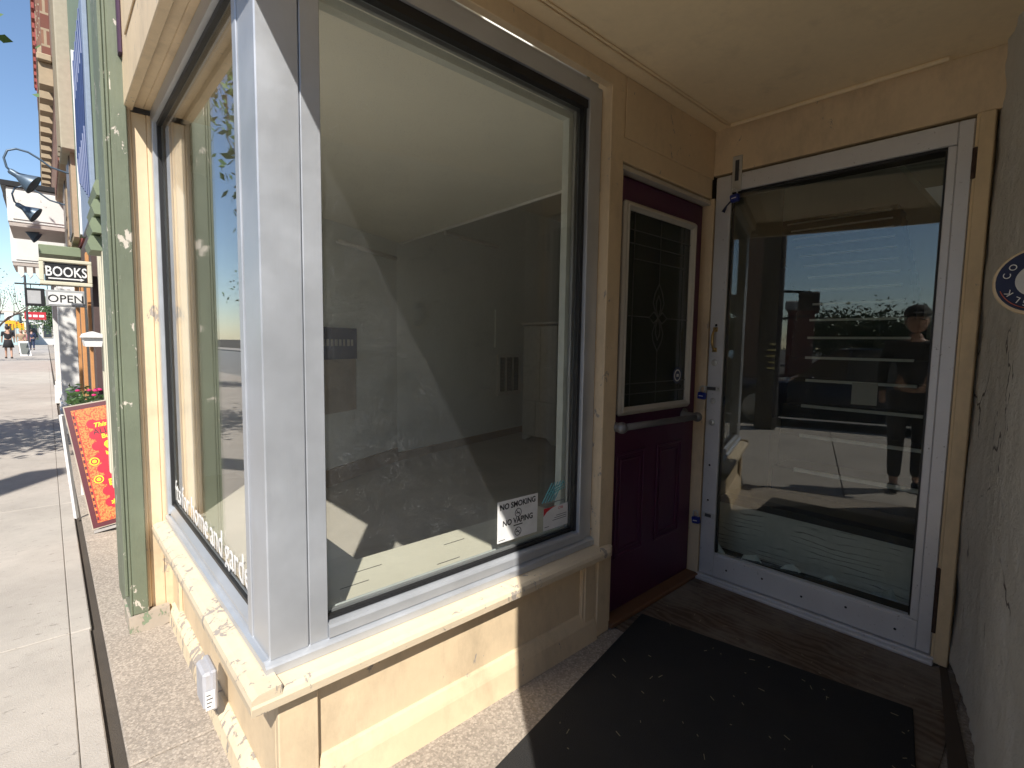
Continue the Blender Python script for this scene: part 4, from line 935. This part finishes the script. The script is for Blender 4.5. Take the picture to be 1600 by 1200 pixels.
# ================================================================== people
def skinmesh(name, joints, edges, mat, parent, sub=2):
    me = bpy.data.meshes.new(name); me.from_pydata([j[0] for j in joints], edges, [])
    o = bpy.data.objects.new(name, me); sc.collection.objects.link(o)
    md_ = o.modifiers.new('skin', 'SKIN'); md_.use_smooth_shade = True
    lay_ = me.skin_vertices[0].data if me.skin_vertices else None
    if lay_ is None:
        o.data.update()
    for i, j in enumerate(joints):
        r_ = j[1]; r_ = r_ if hasattr(r_, '__len__') else (r_, r_)
        me.skin_vertices[0].data[i].radius = r_; me.skin_vertices[0].data[i].use_root = (i == 0)
    ss = o.modifiers.new('sub', 'SUBSURF'); ss.levels = sub; ss.render_levels = sub
    me.materials.append(mat)
    if parent: attach(o, parent)
    return o
def person(label, x, y, h, face, top, legs, skirt=False, stride=.12, hat=None, hairm=None, group=None, arms=0.0, longleg=True):
    k = h/1.75; c, s = math.cos(face), math.sin(face)
    root = thing('person', label, 'person', (x, y, ZS), group)
    def W(p): return (x+(p[0]*c-p[1]*s)*k, y+(p[0]*s+p[1]*c)*k, ZS+p[2]*k)   # p = (forward, left, up)
    def S(l): return [(W(p), (r[0]*k, r[1]*k) if hasattr(r, '__len__') else r*k) for p, r in l]
    st_ = stride
    body = [((0, 0, .98), (.13, .10)), ((0, 0, 1.18), (.125, .095)), ((0, 0, 1.38), (.15, .10)), ((.01, 0, 1.50), .055), ((.02, 0, 1.56), .05),
            ((0, .10, .93), .085), ((st_*.6, .10, .52), .058), ((st_, .10, .10), .038), ((st_+.13, .11, .04), .032),
            ((0, -.10, .93), .085), ((-st_*.3, -.10, .52), .058), ((-st_, -.10, .10), .038), ((-st_+.13, -.11, .04), .032),
            ((0, .19, 1.42), .05), ((-.03-arms*.0, .23, 1.16), .038), ((.08+arms*.2, .24, .93+arms*.25), .028), ((.11+arms*.28, .24, .86+arms*.30), .03),
            ((0, -.19, 1.42), .05), ((-.03, -.23, 1.16), .038), ((.08+arms*.2, -.24, .93+arms*.25), .028), ((.11+arms*.28, -.24, .86+arms*.30), .03)]
    E_ = [(0, 1), (1, 2), (2, 3), (3, 4), (0, 5), (5, 6), (6, 7), (7, 8), (0, 9), (9, 10), (10, 11), (11, 12), (2, 13), (13, 14), (14, 15), (15, 16), (2, 17), (17, 18), (18, 19), (19, 20)]
    skinmesh('body', S(body), E_, M['skin'], root)
    tp = [((0, 0, .96), (.155, .12)), ((0, 0, 1.18), (.145, .11)), ((0, 0, 1.38), (.168, .115)), ((0, 0, 1.47), (.09, .07)),
          ((0, .20, 1.42), .066), ((-.03, .235, 1.18), .052), ((0, -.20, 1.42), .066), ((-.03, -.235, 1.18), .052)]
    te = [(0, 1), (1, 2), (2, 3), (2, 4), (4, 5), (2, 6), (6, 7)]
    if longleg:
        tp += [((.07+arms*.18, .245, .96+arms*.22), .040), ((.07+arms*.18, -.245, .96+arms*.22), .040)]; te += [(5, 8), (7, 9)]
    skinmesh('top', S(tp), te, top, root)
    if skirt:
        mb = MB(); mb.lathe([(0, .15*k), (.18*k, .19*k), (.42*k, .24*k), (.43*k, .20*k)], W((0, 0, 1.02)), (0, 0, -1), 18); mb.obj('skirt', legs, root, True)
    else:
        lo = .12 if longleg else .55
        q = [((0, 0, .98), (.15, .12)), ((0, .10, .90), .105), ((st_*.6, .10, .52), .075), ((st_, .10, lo), .058), ((0, -.10, .90), .105), ((-st_*.3, -.10, .52), .075), ((-st_, -.10, lo), .058)]
        ee = [(0, 1), (1, 2), (2, 3), (0, 4), (4, 5), (5, 6)]
        if not longleg: q = [q[0], q[1], q[2], q[4], q[5]]; ee = [(0, 1), (1, 2), (0, 3), (3, 4)]
        skinmesh('trousers', S(q), ee, legs, root)
    hd_ = MB().ball(W((.03, 0, 1.66)), .105*k, (.92, .84, 1.12), 20, 14)
    hd_.ball(W((.125, 0, 1.645)), .016*k, (1, 1, 1.3), 8, 6)
    for sg_ in (1, -1): hd_.ball(W((.02, .088*sg_, 1.65)), .02*k, (.6, .5, 1.2), 8, 6)
    hd_.obj('head', M['skin'], root, True)
    for sg_ in (1, -1): MB().ball(W((.112, .034*sg_, 1.675)), .011*k, (1, 1, 1), 8, 6).obj('eye', M['black'], root, True)
    MB().ball(W((.112, 0, 1.60)), .02*k, (.5, 1, .35), 8, 6).obj('mouth', flat('lips', (.3, .12, .1), .5) if not bpy.data.materials.get('lips') else bpy.data.materials['lips'], root, True)
    hm = hairm or M['hair']
    MB().ball(W((.0, 0, 1.69)), .112*k, (.92, .90, 1.02), 18, 12).obj('hair', hm, root, True)
    if hat:
        mb = MB().ball(W((.015, 0, 1.735)), .118*k, (.98, .92, .72), 20, 12); mb.obj('cap', hat, root, True)
        pp = [W((.09, -.075, 1.735)), W((.20, -.06, 1.715)), W((.225, 0, 1.712)), W((.20, .06, 1.715)), W((.09, .075, 1.735))]
        MB().hexa([Vector(pp[0]), Vector(pp[1]), Vector(pp[3]), Vector(pp[4]), Vector(pp[0])+Vector((0, 0, .012)), Vector(pp[1])+Vector((0, 0, .012)), Vector(pp[3])+Vector((0, 0, .012)), Vector(pp[4])+Vector((0, 0, .012))]).obj('peak', hat, root)
    for sg_ in (1, -1):
        fx = st_*sg_+.06
        MB().ball(W((fx+.02, .105*sg_, .045)), .075*k, (1.55 if abs(c) > .7 else .75, .75 if abs(c) > .7 else 1.55, .6), 12, 8).obj('shoe', M['black'], root, True)
    return root
blkcloth = flat('black_cloth', (.014, .014, .016), .85); navy = flat('navy_cloth', (.02, .03, .07), .85); tanc = flat('tan_cloth', (.30, .22, .14), .85); pink = flat('pink_cloth', (.5, .2, .22), .85)
person('person in a black top and short black skirt walking away at the left edge', -1.52, 38.2, 1.72, R(95), blkcloth, blkcloth, True, .16, longleg=False)
person('person in dark navy clothes standing far down the sidewalk', -.93, 60, 1.75, R(90), navy, navy, False, .08)
person('person in a tan top sitting place near the distant tree', -1.25, 47, 1.6, R(-90), tanc, tanc, False, .05)
person('person in a pink top beside the distant small board', -1.1, 50, 1.6, R(-80), pink, navy, False, .05)
person('person in dark clothes and cap standing on the sidewalk just outside the recess', -.50, -.02, 1.58, R(-2), blkcloth, blkcloth, False, .06, hat=blkcloth)

# ================================================================== trees
def tree(label, x, y, h, crown, seed, leaf=(.07, .13, .03), nleaf=5000, lsize=.09, bare=False, z0=ZS, trunk_r=.13, low=.35):
    rn = random.Random(seed); root = thing('tree', label, 'tree', (x, y, z0))
    bark = bpy.data.materials.get('bark') or flat('bark', (.12, .09, .07), .9, 0, .25, 30, .5)
    mb = MB(); tips = []
    def grow(p, d, L, r, lev):
        pts = [p]; q = Vector(p); dd = Vector(d)
        for i in range(4):
            dd = (dd+Vector((rn.gauss(0, .12), rn.gauss(0, .12), .05))).normalized(); q = q+dd*L/4; pts.append(q.copy())
        mb.tube(pts, [r*(1-.1*i) for i in range(5)], 7 if lev < 2 else 4, cap=False)
        if lev >= 4: tips.append(q.copy()); return
        for k in range(rn.choice([2, 3, 3]) if lev else 5):
            a = rn.uniform(0, 6.28); sp = rn.uniform(.4, .9)
            nd = (dd+Vector((math.cos(a), math.sin(a), rn.uniform(-.1, .4)))*sp).normalized()
            grow(pts[rn.choice([2, 3, 4])], nd, L*rn.uniform(.6, .8), r*.55, lev+1)
        tips.append(q.copy())
    grow(Vector((x, y, z0)), Vector((0, 0, 1)), h*low, trunk_r, 0)
    mb.obj('trunk', bark, root, True)
    lm = MB(); 
    for k in range(nleaf):
        c_ = rn.choice(tips)+Vector((rn.gauss(0, 1), rn.gauss(0, 1), rn.gauss(0, .8)))*crown
        d = Vector((rn.gauss(0, 1), rn.gauss(0, 1), rn.gauss(0, 1))).normalized()*lsize*rn.uniform(.5, 1.2); n = d.cross(Vector((rn.random(), rn.random(), rn.random()-.5))).normalized()*d.length*.5
        lm.quad([c_-d, c_-n, c_+d, c_+n])
    mm = flat('leaf_'+str(seed), leaf, .6, 0, .3, 2, 0)
    lm.obj('crown', mm, root)
    return root
tree('thin branched spring tree with sparse leaves over the distant sidewalk', -2.0, 35, 5.2, .30, 5, (.10, .10, .05), 1200, .045, trunk_r=.10, low=.42)
tree('leafy green tree far beyond the red banner', 1.0, 75, 6, .9, 8, (.05, .10, .03), 6000, .13, trunk_r=.2)
tree('leafy street tree on the near kerb casting shade on the sidewalk', -2.6, 6.2, 4.6, .32, 21, (.06, .13, .03), 5000, .07, trunk_r=.06, low=.40)
tree('round green street tree on the near kerb down the street', -3.7, 13.6, 4.3, .22, 11, (.06, .13, .03), 3000, .06, trunk_r=.09, low=.36)
for i, (y, s_) in enumerate(((-.6, 12), (-3.6, 13), (-7, 15))):
    tree(['green tree across the street behind the low brick shop', 'middle one of the three green trees across the street', 'southernmost of the three green trees across the street'][i], -42, y, 3.3, 1.0, s_, (.05, .095, .03), 5000, .16, trunk_r=.2)
# ================================================================== far end of the street
fb_ = thing('red_banner', 'red overhead banner sign with white letters far down the street', 'banner', (-.6, 50, 2.6))
B('panel', flat('banner_red', (.45, .02, .03), .6), fb_, -1.08, .05, 49.95, 50.0, 2.32, 2.86)
for a, b_ in ((-.98, -.72), (-.64, -.40), (-.32, -.06)): B('pale_mark', M['white'], fb_, a, b_, 49.94, 49.949, 2.50, 2.66)
for i, (x, z) in enumerate(((-1.13, 1.52), (-1.62, 1.50), (-1.35, 1.62))):
    tl_ = thing('traffic_light', ['yellow traffic light nearest the red banner', 'yellow traffic light at the left edge of the street view', 'yellow traffic light between two others far away'][i], 'traffic light', (x, 45, z), 'distant traffic lights')
    B('housing', flat('signal_yellow', (.75, .40, .02), .5) if i == 0 else bpy.data.materials['signal_yellow'], tl_, x-.12, x+.12, 45, 45.15, z, z+.42, bev=.02)
    for k, cc in enumerate(((.3, .02, .02), (.3, .2, .02), (.02, .2, .05))):
        nm = 'lens_%d' % k; mm = bpy.data.materials.get(nm) or flat(nm, cc, .3)
        MB().cyl((x, 44.99, z+.34-.13*k), (x, 45.0, z+.34-.13*k), .045, n=12).obj('lens', mm, tl_)
sp = thing('signal_pole', 'tall dark pole with signal arm far down the street', 'pole', (-.85, 45, ZS))
MB().tube([(-.85, 45.1, ZS), (-.85, 45.1, 5.0)], .06, 8).obj('pole', M['darkgrey'], sp); MB().tube([(-.85, 45.1, 2.05), (-2.6, 45.1, 2.05)], .03, 8).obj('arm', M['darkgrey'], sp)
sb = thing('street_sign', 'white street sign with a yellow panel at the far left', 'sign', (-1.5, 42, 2.2))
B('panel', M['white'], sb, -1.75, -1.40, 42, 42.03, 2.1, 2.5); B('panel', flat('sign_yellow', (.75, .42, .03), .5), sb, -1.75, -1.32, 42, 42.03, 1.85, 2.05)
MB().tube([(-1.55, 42.05, ZS), (-1.55, 42.05, 2.5)], .03, 8).obj('post', M['darkgrey'], sb)
hb = thing('small_board_sign', 'small white framed board standing on the distant sidewalk', 'sign', (-1.05, 44, ZS))
MB().hexa([(-1.22, 43, -.06), (-.72, 43, -.06), (-.72, 43.03, -.06), (-1.22, 43.03, -.06), (-1.30, 43.3, .82), (-.82, 43.3, .82), (-.82, 43.33, .82), (-1.30, 43.33, .82)]).obj('frame', M['white'], hb)
MB().hexa([(-1.17, 42.99, .05), (-.79, 42.99, .05), (-.79, 43.0, .05), (-1.17, 43.0, .05), (-1.24, 43.26, .72), (-.87, 43.26, .72), (-.87, 43.27, .72), (-1.24, 43.27, .72)]).obj('face', flat('chalk', (.12, .13, .12), .8), hb)
# distant buildings on the right side of the street
def far_building(label, x0, x1, y0, y1, z1, col, nfl, nwin, side='x', wincol=(.05, .06, .07), z0=-.06):
    t = thing('building', label, 'building', ((x0+x1)/2, (y0+y1)/2, z0))
    B('wall', col, t, x0, x1, y0, y1, z0, z1, bev=.03)
    wm = bpy.data.materials.get('far_window') or flat('far_window', wincol, .2)
    tr = bpy.data.materials.get('far_trim') or flat('far_trim', (.5, .45, .38), .7)
    for f_ in range(nfl):
        zz = z0+1.0+f_*3.2
        if zz+1.7 > z1: break
        for w_ in range(nwin):
            if side == 'x+':   # windows on the +x face
                u = y0+(y1-y0)*(w_+.5)/nwin; fr = B('window', tr, t, x1, x1+.06, u-.55, u+.55, zz-.08, zz+1.75, bev=.01); B('pane', wm, fr, x1+.0605, x1+.07, u-.45, u+.45, zz, zz+1.65)
            elif side == 'y-':
                u = x0+(x1-x0)*(w_+.5)/nwin; fr = B('window', tr, t, u-.5, u+.5, y0-.06, y0, zz-.08, zz+1.75, bev=.01); B('pane', wm, fr, u-.4, u+.4, y0-.07, y0-.0605, zz, zz+1.65)
    B('cornice', tr, t, x0-.1, x1+.15, y0-.15, y1+.1, z1+.001, z1+.35, bev=.05)
    return t
white_b = flat('white_render', (.62, .63, .62), .8); teal_b = flat('pale_teal_render', (.40, .52, .52), .8); red_b = flat('dark_red_render', (.25, .06, .05), .8)
far_building('narrow white building past the white pilasters', .35, 6, 18.7, 24, 6.0, white_b, 1, 2, 'y-')
far_building('dark red building further along the sidewalk', .5, 6, 24.2, 34, 4.4, red_b, 1, 3, 'y-')
far_building('grey building just before the red banner', .7, 8, 34.3, 49.5, 2.2, flat('grey_render', (.4, .4, .4), .8), 1, 2, 'y-')
far_building('white house front closing the end of the street', -1.9, 2.2, 92, 100, 3.4, white_b, 1, 3, 'y-')
far_building('pale teal building at the far left end of the street', -7.5, -2.4, 88, 98, 3.8, teal_b, 1, 3, 'y-')
# ================================================================== across the street (seen in the door glass)
far_building('three storey brown brick building across the street', -30, -17.3, 2.4, 28, 8.2, M['brick2'], 3, 7, 'x+')
far_building('low red brick shop across the street', -20, -17.3, .7, 1.6, 2.6, flat('low_brick', (.20, .07, .05), .8), 1, 2, 'x+')
far_building('tall dark building across the street to the south', -32, -18.0, -22, -6, 9.5, flat('dark_block', (.06, .05, .045), .8), 3, 6, 'x+')
nb_ = far_building('beige shop with navy sign band to the south along our side', .30, 3, -14, -6.2, 3.6, flat('beige_panel', (.38, .33, .27), .8), 1, 2, 'x-')
cs = thing('corner_shop_across', 'beige shop with navy sign band on the far corner', 'building', (-8, -22, 0))
B('wall', bpy.data.materials['beige_panel'], cs, -3.6, 12, -24, -18, -.06, 3.0)
B('sign_band', flat('navy_band', (.02, .03, .09), .5), cs, -3.6, 12.1, -17.9995, -17.9, 1.9, 2.9)
B('upper_wall', M['brick2'], cs, -3.6, 12, -24, -18.05, 3.001, 8.0)
# hydro pole with traffic signal on the kerb
up = thing('utility_pole', 'dark square utility pole with signal arms on the kerb', 'pole', (-3.6, 1.31, ZS))
B('pole', flat('pole_dark', (.05, .045, .045), .7), up, -3.74, -3.44, 1.16, 1.46, ZS, 6.1, bev=.02)
B('poster', flat('poster_dark', (.03, .03, .035), .6), up, -3.435, -3.43, 1.17, 1.45, .55, 1.35)
for k in range(5): B('poster_line', flat('poster_print', (.5, .45, .2), .6) if k == 0 else bpy.data.materials['poster_print'], up, -3.4295, -3.428, 1.21, 1.30+.02*(k % 3), 1.22-.09*k, 1.25-.09*k)
MB().tube([(-3.6, 1.16, 2.03), (-3.6, .80, 2.0)], .02, 8).obj('signal_arm', M['black'], up); MB().tube([(-3.6, 1.16, 1.62), (-3.6, .80, 1.66)], .02, 8).obj('signal_arm', M['black'], up)
tsx = thing('pedestrian_signal', 'black signal head hanging on the arms of the utility pole', 'traffic light', (-3.6, .83, 1.9))
B('housing', M['black'], tsx, -3.70, -3.50, .69, .96, 1.74, 2.0, bev=.015)
MB().lathe([(0, .09), (.03, .10), (.09, .10), (.09, .085), (.03, .08)], (-3.50, .82, 1.865), (1, 0, 0), 18).obj('visor', M['darkgrey'], tsx)
# cars parked on the kerb
def car(label, x, y, col, L=4.6, W=1.82, Hh=1.62, suv=True):
    t = thing('parked_car', label, 'car', (x, y, -.19), 'cars parked along the kerb')
    z = -.19; cm_ = flat('car_'+label[:12].replace(' ', '_'), col, .22, .3, .03, 5, 0); gm = bpy.data.materials.get('car_glass') or flat('car_glass', (.01, .012, .014), .05)
    prof = [(-.5, .32), (-.5, .62), (-.47, .80), (-.44, .95), (-.40, .97), (.17, .97), (.22, .95), (.44, .86), (.485, .74), (.5, .55), (.5, .32), (.42, .28), (-.44, .28)]
    mb = MB(); mb.prism([(y+a*L, z+b_*Hh/1.6) for a, b_ in prof], 'x', x-W/2, x+W/2)
    bmesh.ops.bevel(mb.bm, geom=mb.bm.edges[:], offset=.05, segments=2, affect='EDGES'); mb.obj('body', cm_, t, True)
    cab = [(-.46, .96), (-.43, 1.45), (-.36, 1.58), (.02, 1.60), (.08, 1.54), (.21, .96)]
    mb = MB(); A = [(x-W/2+.07+ (.10 if b_ > 1.2 else 0), y+a*L, z+b_*Hh/1.6) for a, b_ in cab]; Bv = [(x+W/2-.07-(.10 if b_ > 1.2 else 0), y+a*L, z+b_*Hh/1.6) for a, b_ in cab]
    va = [mb.bm.verts.new(p) for p in A]; vb = [mb.bm.verts.new(p) for p in Bv]; mb.bm.faces.new(va); mb.bm.faces.new(vb[::-1])
    for i in range(6): mb.bm.faces.new([va[i], vb[i], vb[(i+1) % 6], va[(i+1) % 6]])
    mb.obj('cabin', gm, t)
    mb = MB().box(x-W/2+.16, x+W/2-.16, y-.42*L, y+.05*L, z+1.575*Hh/1.6, z+1.625*Hh/1.6, bev=.02); mb.obj('roof', cm_, t)
    for sx_ in (1, -1):
        for a in (-.43, -.20, .035): 
            MB().tube([(x+sx_*(W/2-.055), y+a*L, z+.96*Hh/1.6), (x+sx_*(W/2-.165), y+(a-.01)*L, z+1.58*Hh/1.6)], .03, 6).obj('window_post', cm_, t)
        MB().ball((x+sx_*(W/2+.05), y+.14*L, z+1.02*Hh/1.6), .09, (.8, .6, .8), 10, 8).obj('mirror', cm_, t, True)
        for a in (-.31, .31):
            wx = x+sx_*(W/2-.10)
            w_ = MB().lathe([(0, .26), (.0, .34), (.03, .36), (.19, .36), (.22, .34), (.22, .26)], (wx-sx_*.11, y+a*L, z+.36), (sx_, 0, 0), 24).obj('wheel', M['rubber'], t, True)
            MB().lathe([(0, .24), (.01, .23), (.02, .08), (.03, .06)], (wx+sx_*.112, y+a*L, z+.36), (sx_, 0, 0), 20).obj('rim', M['steel'], w_, True)
        MB().box(x+sx_*.62-.16, x+sx_*.62+.16, y+L*.478, y+L*.502, z+.66, z+.80, bev=.02).obj('headlight', M['white'], t)
        MB().box(x+sx_*.72-.08, x+sx_*.72+.08, y-L*.502, y-L*.485, z+.72, z+1.0, bev=.02).obj('tail_light', flat('tail_red', (.3, .01, .01), .3) if not bpy.data.materials.get('tail_red') else bpy.data.materials['tail_red'], t)
    B('bumper', M['darkgrey'], t, x-W/2+.05, x+W/2-.05, y+L*.495, y+L*.512, z+.34, z+.52, bev=.01)
    return t
car('dark blue suv parked at the kerb opposite the doors', -5.2, .1, (.012, .016, .03), 4.5, 1.8, 1.35)
car('black suv parked behind the dark blue one', -5.4, -4.2, (.015, .015, .016))
car('silver car parked up the street past the utility pole', -5.4, 9.2, (.35, .36, .38), 4.5, 1.78, 1.45)
car('pale car parked further up the street', -5.4, 16.5, (.45, .44, .42), 4.5, 1.78, 1.45)
